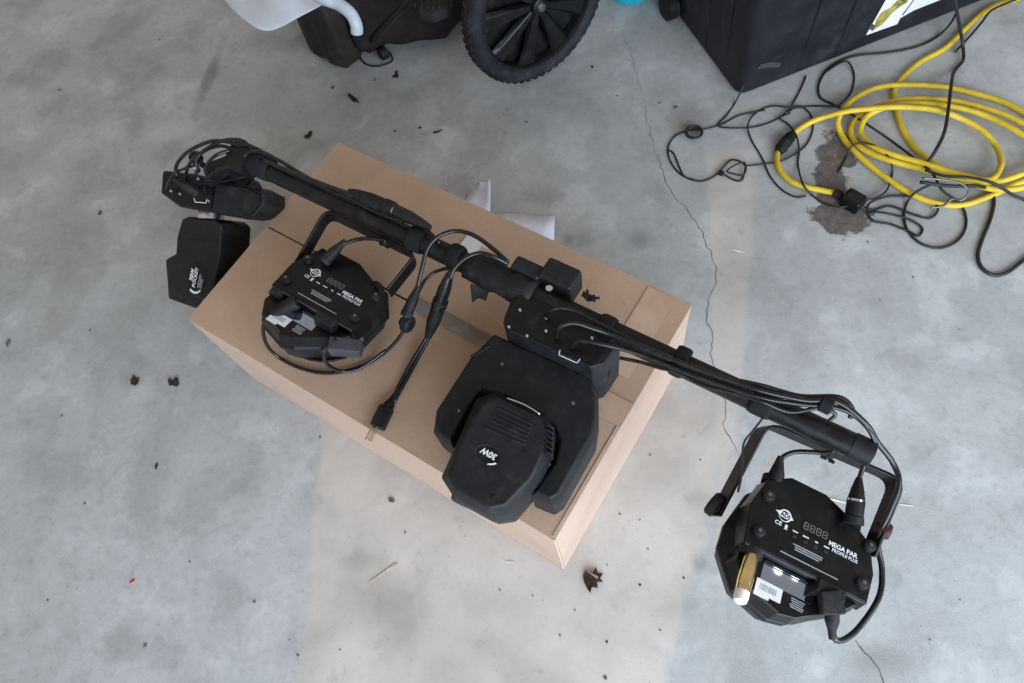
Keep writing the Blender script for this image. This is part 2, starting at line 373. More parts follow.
# ------------------------------------------------------------------ the light bar
BARZ = 0.43
EL, ER = P(240, 157, BARZ), P(871, 454, BARZ)
BD = (ER-EL).normalized(); BP = Vector((-BD.y, BD.x, 0)); BLEN = (ER-EL).length; BR = 0.0185
bar = thing('lighting_bar', 'long black metal tube bar carrying the stage lights across the cardboard box', 'bar', EL-UP*BR)
tubep = lathe('tube', [(0, BR), (BLEN, BR)], EL, BD, 'tube_black', bar, 28)
lathe('end_cap', [(BLEN-.028, BR+.0012), (BLEN+.001, BR+.0012), (BLEN+.003, BR-.002)], EL, BD, 'black_plastic', bar, 28)
lathe('end_cap', [(-.003, BR-.002), (0, BR+.0012), (.02, BR+.0012)], EL, BD, 'black_plastic', bar, 28)
def barat(px, lat=0.0, up=0.0):
    """point on the bar's axis seen near picture column px"""
    best = min(range(401), key=lambda i: abs(projx(EL+BD*(BLEN*i/400))-px)); return EL+BD*(BLEN*best/400)+BP*lat+UP*up
def projx(q):
    d = q-CO; return 512+FPX*d.dot(CR)/d.dot(CF)
def strap(px, w=.022, k=1.0, th=.004, lump=.006, ph=0.0, mat='velcro'):
    c = barat(px); n = 20; rs = []
    for s_ in (-.5, -.3, .3, .5):
        rs.append([c+BD*(w*s_)+(BP*math.cos(2*math.pi*i/n)+UP*math.sin(2*math.pi*i/n))*((BR+th*(1 if abs(s_) < .4 else .4))*k+lump*max(0, math.sin(2*math.pi*i/n+ph))) for i in range(n)])
    return loft('velcro_strap', rs, mat, bar, 0, smooth=True)
for px, w, lump in ((262, .05, .006), (418, .030, .004), (456, .022, .007), (606, .026, .004), (680, .022, .012), (763, .034, .009)): strap(px, w, 1.0, .003, lump)
lathe('velcro_strap', [(-.009, .010), (-.007, .0125), (.007, .0125), (.009, .010)], P(826, 405, .470), BD, 'velcro', bar, 14)
# taped sleeve round the middle of the bar
c0 = barat(470); n = 22; rs = []
for j in range(9):
    u = j/8; q = c0+BD*(.13*u); rs.append([q+(BP*math.cos(2*math.pi*i/n)+UP*math.sin(2*math.pi*i/n))*(BR+.006+.006*noise.noise(q*40+Vector((math.cos(i*.6), math.sin(i*.6), j*.8)))+(.004 if j in (3, 6) else 0)) for i in range(n)])
loft('tape_sleeve', rs, 'rubber', bar, 0, smooth=True)
prism('tape_end', [P(470, 283, .42), P(489, 290, .42), P(486, 300, .40), P(478, 297, .40), P(472, 302, .40)], (0, 0, -.004), 'rubber', bar, .001)
# centre stand bracket behind the bar
brk = boxm('stand_bracket', barat(549, .042, .004), (BD, BP, UP), (.062, .042, .056), 'black_plastic', bar, .006)
boxm('stand_bracket', barat(519, .030, .004), (BD, BP, UP), (.055, .028, .046), 'black_plastic', bar, .006)
lathe('bracket_bolt', [(0, .006), (.006, .006), (.007, .004)], barat(547, .012, .020), UP, 'chrome', bar, 10)
for k in range(7):
    a = -1.2+k*.4; q = barat(580, .024, .018)
    tube('tie_tail', [q, q+(BP*math.cos(a)*.7+BD*math.sin(a)+UP*.5)*.010, q+(BP*math.cos(a)*.7+BD*math.sin(a)+UP*.2)*(.012+.005*(k % 3))], .0024, 'velcro', bar, 5, 3)

# ------------------------------------------------------------------ par lights
def eul(a, b, g):
    B = Matrix(((BD.x, BP.x, 0), (BD.y, BP.y, 0), (0, 0, 1)))
    return B @ Matrix.Rotation(g, 3, 'Z') @ Matrix.Rotation(b, 3, 'Y') @ Matrix.Rotation(a, 3, 'X')
def frame(px, py, z, a, b, g):
    m = eul(math.radians(a), math.radians(b), math.radians(g)).to_4x4(); m.translation = P(px, py, z); return m
EX, EY, EZ = Vector((1, 0, 0)), Vector((0, 1, 0)), Vector((0, 0, 1))
def V(*a): return Vector(a)/1000.0
def make_par(M, label, yoke_px, knobs):
    r = thing('par_light', label, 'stage light', M=M, group='black par lights on the bar')
    def oct_(rx, ry, cx, cy, z, ch=.42):
        c = 1-ch
        return [V(cx+rx*a, cy+ry*b, z) for a, b in ((-c, -1), (c, -1), (1, -c), (1, c), (c, 1), (-c, 1), (-1, c), (-1, -c))]
    # flange and lens housing
    fl = [(-19, -122), (6, -116), (64, -74), (94, -32), (95, 38), (60, 80), (-48, 88), (-92, 44), (-110, -20), (-110, -56), (-74, -106)]
    def fr_(k, z): return [V(-6+(x+6)*k, -18+(y+18)*k, z) for x, y in fl]
    loft('housing', [fr_(.90, -86), fr_(.95, -62), fr_(1.0, -56), fr_(1.0, -48), fr_(.93, -40), fr_(.84, -24)], 'black_metal', r, .0015, 1, M)
    lathe('lens', [(0, .085), (.004, .084), (.005, .05)], V(-6, -18, -90), EZ, 'display_dark', r, 24, M)
    # control housing on the back
    out = [(-91, -52), (90, -52), (92, -8), (80, 34), (42, 60), (4, 76), (-50, 76), (-82, 56), (-97, 8)]
    bp_ = loft('back_panel', [[V(x*1.04, y*1.03, -32) for x, y in out], [V(x, y, -1.5) for x, y in out], [V(x*.985, y*.985, 0) for x, y in out]], 'panel_black', r, .0012, 1, M)
    # lower bay: floor at -20 mm, sloped flanks
    bay = [(-88, -53), (84, -53), (66, -72), (7, -112), (-18, -118), (-70, -103), (-90, -74)]
    loft('connector_bay', [[V(x*1.06, y*1.03, -40) for x, y in bay], [V(x, y, -16) for x, y in bay]], 'panel_black', r, .001, 1, M)
    boxm('bay_lip', V(0, -53.5, -1.0), (EX, EY, EZ), (.178, .0014, .0022), 'steel_dark', r, 0, 1, M)
    prism('edge_trim', [V(-60, -105, -15), V(-18, -116.5, -15), V(-17.5, -115, -15), V(-59, -103.5, -15)], V(0, 0, -1.5), 'steel_dark', r, 0, 1, M)
    for x, y in ((-77, 29), (-77, -29), (77, 29), (77, -29)):
        f = lathe('rubber_foot', [(0, .0095), (.007, .0088), (.0085, .0065)], V(x, y, -.5), EZ, 'rubber', r, 18, M)
        lathe('screw', [(0, .003), (.0004, .003)], V(x, y, 8.1), EZ, 'steel_dark', f, 8, M)
    # display with four digits
    d = plate('display', [V(-20, 5, 0.1), V(20, 5, .1), V(20, 21, .1), V(-20, 21, .1)], EZ, .0008, 'display_dark', r, M)
    for k in range(4):
        cx = -14.2+k*9.4; o = .9+.05
        segs = [(cx, 18, 5, .9), (cx, 13, 5, .9), (cx, 8, 5, .9), (cx-3, 15.5, .9, 4), (cx+3, 15.5, .9, 4), (cx-3, 10.5, .9, 4), (cx+3, 10.5, .9, 4)]
        vs, fs = [], []
        for sx, sy, w, h in segs:
            b = len(vs); vs += [V(sx-w/2, sy-h/2, 1.05), V(sx+w/2, sy-h/2, 1.05), V(sx+w/2, sy+h/2, 1.05), V(sx-w/2, sy+h/2, 1.05)]; fs.append((b, b+1, b+2, b+3))
        mk('digit', vs, fs, 'segment_grey', d, M=M)
    for k, x in enumerate((-27, -11, 5, 20)):
        boxm('button', V(x, -9.5, .6), (EX, EY, EZ), (.007, .005, .002), 'black_plastic', r, .0006, 1, M)
        boxm('lettering', V(x, -2.6, .15), (EX, EY, EZ), ((.008, .009, .0045, .008)[k], .0018, .0003), 'white_print', r, 0, 1, M)
    # round emblem with a swoosh
    lx, ly = -46, 13
    lg = []
    N_ = 28; vs, fs = [], []
    for k in range(N_):
        a = 2*math.pi*k/N_; e = 1.8+1.0*math.cos(a-.6)
        vs += [V(lx+9.5*math.cos(a), ly+9.5*math.sin(a), .35), V(lx+(9.5-e)*math.cos(a), ly+(9.5-e)*math.sin(a), .35)]
    fs = [(2*k, 2*k+1, (2*k+3) % (2*N_), (2*k+2) % (2*N_)) for k in range(N_)]
    b = len(vs)
    vs += [V(lx-15, ly+2.5, .36), V(lx-6, ly-3.6, .36), V(lx+7, ly-4.4, .36), V(lx+13, ly-1, .36), V(lx+7, ly+4.2, .36), V(lx-6, ly+4.6, .36)]; fs.append(tuple(b+i for i in range(6)))
    mk('emblem', vs, fs, 'white_print', r, M=M)
    text('emblem_lettering', 'ADJ', V(lx, ly+.1, .45), EX, EY, .0088, 'panel_black', r, M, bold=.02)
    text('lettering', 'CE', V(lx-7, ly-15, .2), EX, EY, .0085, 'white_print', r, M, bold=.02)
    boxm('bin_symbol', V(lx+5, ly-14.5, .2), (EX, EY, EZ), (.0036, .005, .0003), 'white_print', r, 0, 1, M)
    boxm('bin_symbol', V(lx+5, ly-18.6, .2), (EX, EY, EZ), (.0050, .0014, .0003), 'white_print', r, 0, 1, M)
    text('lettering', 'MEGA PAR', V(43, 5.5, .2), EX, EY, .0098, 'white_print', r, M, bold=.03, sx=.92)
    text('lettering', 'PROFILE PLUS', V(47, -2.2, .2), EX, EY, .0070, 'white_print', r, M, bold=.02, sx=.90)
    for k in range(3): boxm('small_print', V(-4+(k % 2)*1.5, -21-k*3.4, .15), (EX, EY, EZ), (.044-.004*k, .0016, .0003), 'grey_print', r, 0, 1, M)
    boxm('print_line', V(2, -40, .15), (EX, EY, EZ), (.085, .0016, .0003), 'grey_print', r, 0, 1, M)
    # glossy label, barcode sticker, small print in the bay
    plate('gloss_label', [V(-52, -54.5, -15.8), V(24, -54.5, -15.8), V(24, -84, -15.8), V(-52, -84, -15.8)], EZ, .0006, 'gloss_label', r, M)
    s_ = plate('barcode_sticker', [V(-56, -84, -15.0), V(-18, -84, -15.0), V(-18, -104, -15.0), V(-34, -104, -15), V(-34, -108, -15), V(-56, -108, -15.0)], EZ, .0005, 'sticker', r, M)
    x = -50.0; vs, fs = [], []; rnd = random.Random(4)
    while x < -25:
        w = rnd.choice((.5, .8, 1.2)); b = len(vs); vs += [V(x, -98, -14.3), V(x+w, -98, -14.3), V(x+w, -89, -14.3), V(x, -89, -14.3)]; fs.append((b, b+1, b+2, b+3)); x += w+rnd.choice((.6, .9, 1.3))
    mk('barcode', vs, fs, 'grey_print', s_, M=M)
    for k in range(5): boxm('small_print', V(5, -88-k*3.0, -15.4), (EX, EY, EZ), (.020-.002*(k % 3), .0013, .0003), 'grey_print', r, 0, 1, M)
    lathe('inlet_socket', [(0, .017), (.010, .017), (.0105, .013)], V(-74, -52, -14), -EY, 'black_plastic', r, 18, M)
    boxm('power_socket', V(38, -60, -8), (EX, EY, EZ), (.040, .018, .026), 'black_plastic', r, .002, 2, M)
    lathe('socket', [(0, .0125), (.012, .0125), (.0125, .010)], V(-74, 58, -16), EY, 'black_plastic', r, 18, M)
    lathe('socket', [(0, .0125), (.012, .0125), (.0125, .010)], V(56, 50, -16), EY, 'black_plastic', r, 18, M)
    # yoke
    pts, wdir = yoke_px
    yk = flatbar('yoke', pts, .030, .0050, wdir, 'black_metal', r, .0012)
    for (c, ax, rr, mat) in knobs:
        kb = lathe('knob', [(-.006, .008), (0, .011), (.002, rr), (.012, rr*1.02), (.016, rr*.82), (.017, rr*.3)], c, ax, mat, r, 12)
    return r
def rcorner(a, b, c, rad, n=5):
    """points rounding corner b"""
    u = (a-b).normalized(); w = (c-b).normalized(); p0, p2 = b+u*rad, b+w*rad
    return [p0*(1-s)**2+b*(2*s*(1-s))+p2*s*s for s in [i/n for i in range(n+1)]]
def yoke_path(e1, k1, k2, e2, rad=.022): return [e1]+rcorner(e1, k1, k2, rad)+rcorner(k1, k2, e2, rad)+[e2]

MR = frame(813.5, 539, .40, -11.9, 12.2, 4.65)
ML = frame(331, 288.5, .402, -15.0, 2.7, -.4)
# right: the yoke lies beside the bar
zy = .392
a, b, c, d = P(715, 516, .355), P(764, 423, zy), P(898, 481, zy), P(868, 556, .365)
wdR = (UP*.8-BP*.6)
parR = make_par(MR, 'black par light hanging from the bar end past the box, gold plug in its back', (yoke_path(a, b, c, d), UP*.88+BD*.47),
                [(P(719, 508, .357), -(BD*.97-BP*.2), .0195, 'rubber'), (P(879, 528, .375), (BD*.9+UP*.2), .012, 'gasket_red')])
a, b, c, d = P(297, 268, .370), P(328, 213, .398), P(418, 257, .398), P(389, 293, .365)
parL = make_par(ML, 'black par light lying on the cardboard box, plugged with a grey power plug', (yoke_path(a, b, c, d), UP),
                [(P(404, 322, .362), BD, .016, 'rubber')])
# clamp bolts that fix the yokes to the bar
for nm, px, pz in (('wing_bolt', (829, 456), .395), ('wing_bolt', (386, 243), .395)):
    q = P(px[0], px[1], pz)
    lathe(nm, [(-.004, .007), (.004, .007), (.005, .004)], q, -BP, 'steel_dark', bar, 8)
    boxm('wing', q-BP*.006+BD*.006, (BD, BP, UP), (.009, .004, .006), 'black_metal', bar, .001)
    boxm('wing', q-BP*.006-BD*.006, (BD, BP, UP), (.009, .004, .006), 'black_metal', bar, .001)

# ------------------------------------------------------------------ moving head in the middle
def pp(l, z): return [P(x, y, z) for x, y in l]
base0 = P(555, 400, BZ)
mh = thing('moving_head_light', 'black moving head light marked 30W, lying on the cardboard box beside the bar', 'stage light', base0, 'black moving head lights')
ZB = .446
top = [(513, 297), (559, 317), (611, 342), (596, 368), (500, 326), (498, 318)]
top = pp([(509, 300), (612, 344), (597, 369), (500, 326)], ZB)
cc = sum(top, Vector())/4
def sc(poly, k, z, c=None):
    c = c or sum(poly, Vector())/len(poly); return [Vector((c.x+(q.x-c.x)*k, c.y+(q.y-c.y)*k, z)) for q in poly]
out = [top[0]-BD*.006, top[1]+BD*.012, top[2]+BD*.008-BP*.002, top[3]-BD*.004]
e = BP*.022
out[0] = out[0]+e; out[1] = out[1]+e; 
def chamf(poly, d):
    r = []
    for i, q in enumerate(poly):
        a, b = poly[i-1], poly[(i+1) % len(poly)]; r += [q+(a-q).normalized()*d, q+(b-q).normalized()*d]
    return r
o8 = chamf(out, .016)
loft('base', [sc(o8, .93, BZ+.001), sc(o8, 1.0, BZ+.03), sc(o8, 1.0, ZB-.022), sc(o8, .955, ZB-.003)], 'black_plastic', mh, .002)
it = sc(chamf([top[0]+e, top[1]+e, top[2], top[3]], .008), .93, ZB-.0028)
plate('connector_panel', it, UP, .003, 'panel_black', mh)
for px in ((520, 310), (509, 327), (527, 336), (546, 318), (570, 322), (592, 338), (546, 331)): screw(P(px[0], px[1], ZB), UP, .0028, mh, mat='chrome')
for k in range(5):
    boxm('vent_slot', P(533+k*1.2, 312+k*3.6, ZB+.0002)-BD*.004, (BD, BP, UP), (.034, .0022, .0014), 'rubber', mh, 0)
fr = [P(560, 350, ZB+.0006), P(580, 359, ZB+.0006), P(577, 363, ZB+.0006), P(559, 355, ZB+.0006)]
for i in range(4):
    a, b = fr[i], fr[(i+1) % 4]
    if i != 0: flatbar('print_frame', [a, b], .0012, .0004, (b-a).cross(UP), 'white_print', mh, 0)
# vent slots on the base's end face
q0 = P(603, 383, .40)+BD*.004
for k in range(5): boxm('vent_slot', out[2]+BD*.001+BP*.030-UP*(.040+k*.006), (BP, UP, BD), (.020, .0026, .002), 'rubber', mh, 0)
# pan neck
pc = (out[2]+out[3])/2; pc.z = .365
lathe('neck', [(0, .034), (.03, .033), (.05, .034)], pc+BP*.012, -BP, 'black_plastic', mh, 28)
# yoke
ZY = .402
yo = [(493, 332), (588, 374), (597, 396), (597, 414), (594, 434), (560, 495), (551, 501), (531, 493), (553, 462), (558, 440), (552, 425), (505, 397), (482, 390), (470, 407), (451, 443), (433, 430), (436, 408), (470, 356)]
yt = pp(yo, ZY)
def inset(poly, d):
    r = []; n = len(poly)
    for i, q in enumerate(poly):
        a = (q-poly[i-1]); b = (poly[(i+1) % n]-q); a.z = b.z = 0; a.normalize(); b.normalize()
        na = Vector((-a.y, a.x, 0)); nb = Vector((-b.y, b.x, 0)); m = (na+nb); m = m.normalized() if m.length > 1e-6 else na
        r.append(q+m*(d/max(.45, m.dot(na))))
    return r
def sgn(poly): return 1 if sum((poly[i].x*poly[(i+1) % len(poly)].y-poly[(i+1) % len(poly)].x*poly[i].y) for i in range(len(poly))) > 0 else -1
def off(poly, d, z):
    return [Vector((q.x, q.y, z)) for q in inset(poly, d*sgn(poly))]
loft('yoke', [off(yt, .004, .305), off(yt, -.002, .318), off(yt, -.002, ZY-.014), off(yt, .004, ZY)], 'yoke_plastic', mh, .0035, 3)
for px in ((502, 364), (459, 411), (573, 403), (549, 464)): screw(P(px[0], px[1], ZY), UP, .0032, mh)
for k in range(6):
    boxm('yoke_rib', P(474+k*2.8, 357-k*1.7, ZY-.006), ((BD*.75-BP*.65).normalized(), (BD*.65+BP*.75).normalized(), UP), (.004, .010, .016), 'yoke_plastic', mh, .0008, 1)
for px in ((456, 430), (556, 417)):
    lathe('tilt_disc', [(-.004, .016), (.004, .016)], P(px[0], px[1], .375), BD, 'chrome', mh, 16)
# head
ZH = .447
ht = [(498, 398), (540, 417), (547, 432), (543, 452), (531, 478), (505, 505), (490, 508), (456, 489), (448, 474), (465, 435), (482, 405)]
hm = [(496, 391), (546, 414), (555, 430), (552, 452), (541, 476), (510, 513), (490, 516), (453, 496), (441, 477), (459, 437), (476, 398)]
h0 = pp(ht, ZH); h1 = pp(hm, ZH-.022)
hc = sum(h1, Vector())/len(h1)
loft('head', [sc(h1, .80, .318, hc), sc(h1, .93, .335, hc), [q-UP*.045 for q in h1], h1, h0], 'black_plastic', mh, .004, 3)
# cooling ribs across the head's back
for k in range(7):
    a = P(499-k*2.4, 404+k*4.0, ZH); b = P(534-k*1.6, 421+k*4.0, ZH)
    flatbar('vent_rib', [a, b], .0034, .0044, (b-a).cross(UP), 'black_plastic', mh, .0008)
for k in range(6):
    q = P(549-k*.3, 428+k*5.2, ZH-.010); boxm('cooling_fin', q+BD*.003, (BD, BP, UP), (.012, .0038, .026), 'black_plastic', mh, .001, 1)
for px in ((474, 421), (453, 472), (525, 452), (494, 497)):
    lathe('screw', [(-.001, .0052), (.0005, .0052), (.0006, .003), (.0016, .0026)], P(px[0], px[1], ZH), UP, 'rubber', mh, 12)
tube('edge_bracket', [P(507, 398, ZH+.001), P(525, 405, ZH+.001), P(540, 414, ZH+.001)], .0014, 'chrome', mh, 6)
# lens bezel sticking out of the front
lc = P(475, 499, .372); ld = (P(470, 512, .38)-P(478, 490, .38)).normalized()
lathe('lens_bezel', [(-.02, .034), (.0, .036), (.012, .035), (.013, .030), (.006, .026)], lc+UP*.002, ld, 'rubber', mh, 28)
# emblem: oval ring with 30W
oc = P(488, 455, ZH+.0005)
v, f = [], []; N_ = 30
for k in range(N_):
    a = 2*math.pi*k/N_; w = .0004+.0012*max(0, math.cos(a-2.6))**3
    for rr in (0, w): v.append(oc+BD*((.021-rr)*math.cos(a))+BP*((.014-rr)*math.sin(a)))
f = [(2*k, 2*k+1, (2*k+3) % (2*N_), (2*k+2) % (2*N_)) for k in range(N_)]
mk('emblem_ring', v, f, 'segment_dim', mh)
plate('emblem_field', ngon(oc-UP*.0004, BD*1.45, BP*1, .0138, 26), UP, .0003, 'panel_black', mh)
text('lettering', '30W', oc+BP*.0025, -BD, -BP, .0128, 'white_print', mh, bold=.035, depth=.0004)
v = [oc+BD*(.020*math.cos(a))-BP*(.0138*math.sin(a))+UP*.0004 for a in [.35+.11*i for i in range(9)]]+[oc+BD*(.0165*math.cos(a))-BP*(.0118*math.sin(a))+UP*.0004 for a in [1.15-.09*i for i in range(9)]]
mk('swoosh', v, [tuple(range(len(v)))], 'white_print', mh)

# ------------------------------------------------------------------ moving head hanging off the bar's far end
mz = .35
h2 = thing('moving_head_light', 'black moving head light with an oval white sticker, hanging past the box beside the concrete', 'stage light', P(200, 290, .08), 'black moving head lights')
N2 = (UP*.84-BP*.54).normalized(); C2 = P(220, 195, .345)
def q2(l, d=0.0): return [ON(x, y, C2-N2*d, N2) for x, y in l]
def off2(poly, k, d):
    c = sum(poly, Vector())/len(poly); return [c+(q-c)*k-N2*d for q in poly]
b2 = [(161, 170), (159, 193), (178, 207), (215, 214), (243, 219), (254, 217), (264, 205), (264, 193), (250, 186), (219, 180), (190, 173)]
bt = q2(b2)
loft('base', [off2(bt, .93, .075), off2(bt, .98, .062), off2(bt, 1.0, .012), off2(bt, .965, 0)], 'black_plastic', h2, .003)
plate('connector_panel', q2([(164, 174), (163, 192), (179, 203), (212, 209), (216, 183), (190, 177)], -.0005), N2, .003, 'panel_black', h2)
plate('base_cover', q2([(218, 184), (214, 210), (242, 216), (252, 214), (261, 204), (261, 196), (249, 189)], -.0005), N2, .004, 'black_plastic', h2)
for px in ((171, 191), (180, 194), (208, 180), (198, 179), (209, 201)): screw(q2([px], -.0036)[0], N2, .003, h2, mat='chrome')
fr = q2([(194, 198), (195, 202), (206, 203), (207, 199)], -.0042)
for i in range(3): flatbar('print_frame', [fr[i], fr[i+1]], .0014, .0004, (fr[i+1]-fr[i]).cross(N2), 'white_print', h2, 0)
# neck and yoke: pan axis sloping down and away from the bar
nk = q2([(211, 213)], .045)[0]; yd = (q2([(205, 262)], .045)[0]-nk).normalized()
lathe('neck', [(-.03, .026), (.012, .026), (.02, .030), (.04, .030)], nk, yd, 'chrome', h2, 24)
ys = [(181, 218), (186, 216), (217, 219), (222, 223), (220, 258), (212, 296), (206, 302), (190, 296), (174, 262), (176, 236)]
s0 = q2(ys, .012)
nrm = N2
def offn(poly, k, d): return off2(poly, k, d)
loft('yoke_arm', [offn(s0, .94, .09), offn(s0, 1.0, .08), offn(s0, 1.0, .010), offn(s0, .95, 0)], 'yoke_plastic', h2, .003)
flatbar('arm_seam', q2([(178, 238), (219, 242)], .0118), .0014, .001, UP, 'rubber', h2, 0)
hs = [(164, 259), (180, 250), (200, 252), (214, 300), (204, 309), (192, 308), (167, 299), (166, 283)]
s1 = q2(hs, .045)
loft('head', [offn(s1, .9, .09), offn(s1, 1, .08), offn(s1, 1, .008), offn(s1, .94, 0)], 'black_plastic', h2, .004)
oc = ON(197, 278, offn(s0, .95, 0)[0], nrm)+nrm*.0006
tx = (ON(201, 262, offn(s0, .95, 0)[0], nrm)-ON(195, 292, offn(s0, .95, 0)[0], nrm)).normalized(); ty = nrm.cross(tx)
plate('emblem_field', ngon(oc-nrm*.0004, tx, ty*.72, .034, 26), nrm, .0003, 'panel_black', h2)
text('lettering', '30W', oc+ty*.0135+tx*.003, tx, ty, .0125, 'white_print', h2, bold=.04, depth=.0006)
text('lettering', 'POCKET', oc+ty*.0035, tx, ty, .0112, 'white_print', h2, bold=.03, depth=.0006)
for k in range(3): boxm('small_print', oc-ty*(.0075+k*.0042)-tx*(.004+k*.002)+nrm*.0003, (tx, ty, nrm), (.030-.005*k, .0022, .0003), 'grey_print', h2, 0)
v = [oc-tx*(.034*math.cos(a))-ty*(.0245*math.sin(a))+nrm*.0005 for a in [-.5+.16*i for i in range(9)]]+[oc-tx*(.029*math.cos(a))-ty*(.0225*math.sin(a))+nrm*.0005 for a in [.78-.16*i for i in range(9)]]
mk('swoosh', v, [tuple(range(len(v)))], 'white_print', h2)
# clamp between this base and the bar
cq = barat(246)
lathe('clamp', [(-.022, BR+.004), (-.020, BR+.013), (.020, BR+.013), (.022, BR+.004)], cq, BD, 'black_metal', h2, 20)
boxm('clamp', P(222, 170, .385), ((BD*.8-BP*.6).normalized(), (BD*.6+BP*.8).normalized(), UP), (.030, .062, .040), 'black_metal', h2, .006)
boxm('clamp', P(236, 178, .35), (BD, BP, UP), (.085, .030, .030), 'black_metal', h2, .005)
lathe('clamp_knob', [(-.02, .006), (0, .006), (.002, .013), (.014, .013), (.016, .008)], P(198, 160, .40), (-BD+BP*.3), 'rubber', h2, 10)
lathe('clamp_bolt', [(0, .006), (.010, .006)], P(198, 171, .40), UP, 'chrome', h2, 8)
lathe('clamp_knob', [(-.02, .005), (.0, .012), (.012, .012), (.014, .006)], P(240, 146, .44), (BP*.7+UP*.4), 'rubber', h2, 8)
boxm('base_lug', q2([(255, 187)], .01)[0], (BD, BP, UP), (.016, .02, .02), 'black_plastic', h2, .002)

# ------------------------------------------------------------------ cables on the bar
def pz(l, z=None):
    return [P(q[0], q[1], q[2] if len(q) > 2 else z) for q in l]
def cable(label, pts, r=.0034, cat='cable', name='power_cable', mat='cable_black', group=None, plugs=(), z=None):
    w = pz(pts, z); rt = thing(name, label, cat, w[0], group)
    tube('cord', w, r, mat, rt, 8, 7)
    for pl in plugs: pl(rt)
    return rt
def xlr(a, b, r=.0095, mat='rubber'):
    """cable connector barrel from picture point a (cable side) to b (nose)"""
    def f(rt):
        A, B = P(*a), P(*b); l = (B-A).length
        lathe('connector', [(-.012, .0042), (0, r*.62), (l*.18, r*.8), (l*.4, r), (l*.8, r), (l*.82, r*1.12), (l, r*1.12)], A, B-A, mat, rt, 16)
    return f
def block(a, b, w, h, mat='rubber', taper=.8):
    def f(rt):
        A, B = P(*a), P(*b); d = (B-A).normalized(); s_ = d.cross(UP).normalized(); boxm('plug', (A+B)/2, (s_, d.cross(s_), d), (w, h, (B-A).length), mat, rt, .003, 2, None, taper)
    return f
def ring(a, b, r):
    def f(rt):
        A, B = P(*a), P(*b); lathe('latch_ring', [(0, r), (.003, r)], A, B-A, 'chrome', rt, 16)
    return f
TZ = BARZ+BR
# right-hand bundle
cable('black cable along the bar ending in the upper right plug of the hanging par light',
      [(571, 347, .452), (580, 341, .468), (600, 344, .470), (622, 349, .466), (650, 358, .462), (690, 374, .464), (730, 388, .466), (763, 398, .470), (800, 404, .468), (838, 408, .470), (860, 420, .462), (873, 437, .450), (874, 452, .430), (864, 466, .41), (858, 482, .402)],
      .0036, plugs=(xlr((858, 486, .402), (853, 524, .392), .0125), ring((856, 499, .403), (855, 508, .400), .0108)))
cable('black power cable looping round the right side of the hanging par light',
      [(556, 337, .452), (560, 327, .475), (574, 323, .482), (592, 328, .476), (612, 335, .468), (650, 350, .470), (690, 366, .470), (730, 380, .472), (763, 391, .476), (805, 400, .474), (838, 402, .476), (866, 424, .46), (878, 443, .44), (893, 463, .42), (899, 484, .41), (889, 512, .395), (878, 540, .375), (882, 570, .36), (879, 597, .36), (862, 624, .365), (847, 638, .375), (836, 640, .385), (832, 630, .394)],
      .0042, plugs=(xlr((832, 630, .395), (832, 608, .403), .0095), block((832, 614, .401), (828, 589, .408), .032, .026)))
cable('black cable crossing from the bar to the upper left plug of the hanging par light',
      [(834, 450, .42), (826, 453, .41), (812, 452, .405), (795, 452, .402), (783, 457, .402), (779, 466, .400)],
      .0036, plugs=(xlr((779, 464, .400), (773, 490, .388), .0115),))
cable('black cable running along the bar top between the box and the bar end',
      [(546, 316, .452), (551, 311, .468), (560, 308, .474), (575, 311, .472), (600, 324, .466), (640, 344, .466), (680, 361, .466), (720, 376, .466), (763, 386, .474), (800, 396, .468), (838, 397, .470), (852, 408, .462), (850, 418, .452)], .0036)
cable('thin black cable along the lower side of the bar, right of the box', [(620, 358, .44), (640, 362, .447), (660, 368, .452), (676, 372, .455), (700, 384, .452), (722, 390, .458), (745, 396, .462), (763, 402, .47), (790, 412, .46), (820, 408, .468), (835, 414, .462), (829, 421, .452)], .0030)
cable('thin black tie wire along the left yoke leg of the hanging par light', [(763, 418, .44), (752, 432, .412), (744, 443, .405), (742, 462, .40), (741, 478, .395), (738, 492, .385)], .0017, mat='thin_cord')
# left half
cable('black cable resting on the far half of the bar', [(243, 158, .455), (250, 152, .463), (262, 152, .466), (280, 161, .462), (300, 173, .458), (330, 190, .456), (352, 199, .456), (372, 210, .458), (395, 219, .458), (420, 225, .456), (440, 243, .455)], .0036)
cable('black cable with a long in-line connector on the far half of the bar', [(262, 160, .455), (290, 171, .462), (320, 183, .464), (345, 192, .466), (360, 196, .468)], .0038,
      plugs=(xlr((354, 193, .466), (392, 209, .468), .0125, 'rubber'), xlr((425, 225, .462), (388, 207, .468), .0115, 'cable_black')))
cable('black cable arcing from the bar into the upper plug of the par on the box', [(386, 241, .42), (375, 239, .418), (360, 239, .415), (346, 243, .412), (338, 248, .408)], .0036, plugs=(xlr((341, 245, .410), (324, 262, .40), .010),))
cable('black cable looping over the bar into the right side of the par on the box',
      [(410, 312, .405), (416, 293, .42), (421, 272, .44), (428, 248, .46), (441, 235, .472), (458, 231, .474), (475, 236, .472), (492, 248, .470), (508, 262, .462)], .0038, plugs=(xlr((417, 290, .422), (406, 316, .400), .0095),))
cable('black cable from the taped middle of the bar into the in-line connector', [(508, 264, .462), (495, 257, .475), (480, 253, .478), (466, 258, .474), (455, 268, .462), (450, 279, .45)], .0036)
cord = cable('black power cord with in-line connector and bare three pin plug lying on the box',
      [(431, 330, .34), (424, 342, .325), (412, 362, .31), (400, 384, .303), (392, 402, .302)], .0040,
      plugs=(xlr((449, 276, .445), (438, 308, .385), .0115, 'cable_black'), xlr((429, 334, .335), (441, 300, .395), .0125, 'rubber'), xlr((392, 400, .303), (385, 412, .305), .010), block((387, 407, .305), (377, 428, .306), .026, .018, 'rubber', 1.0)))
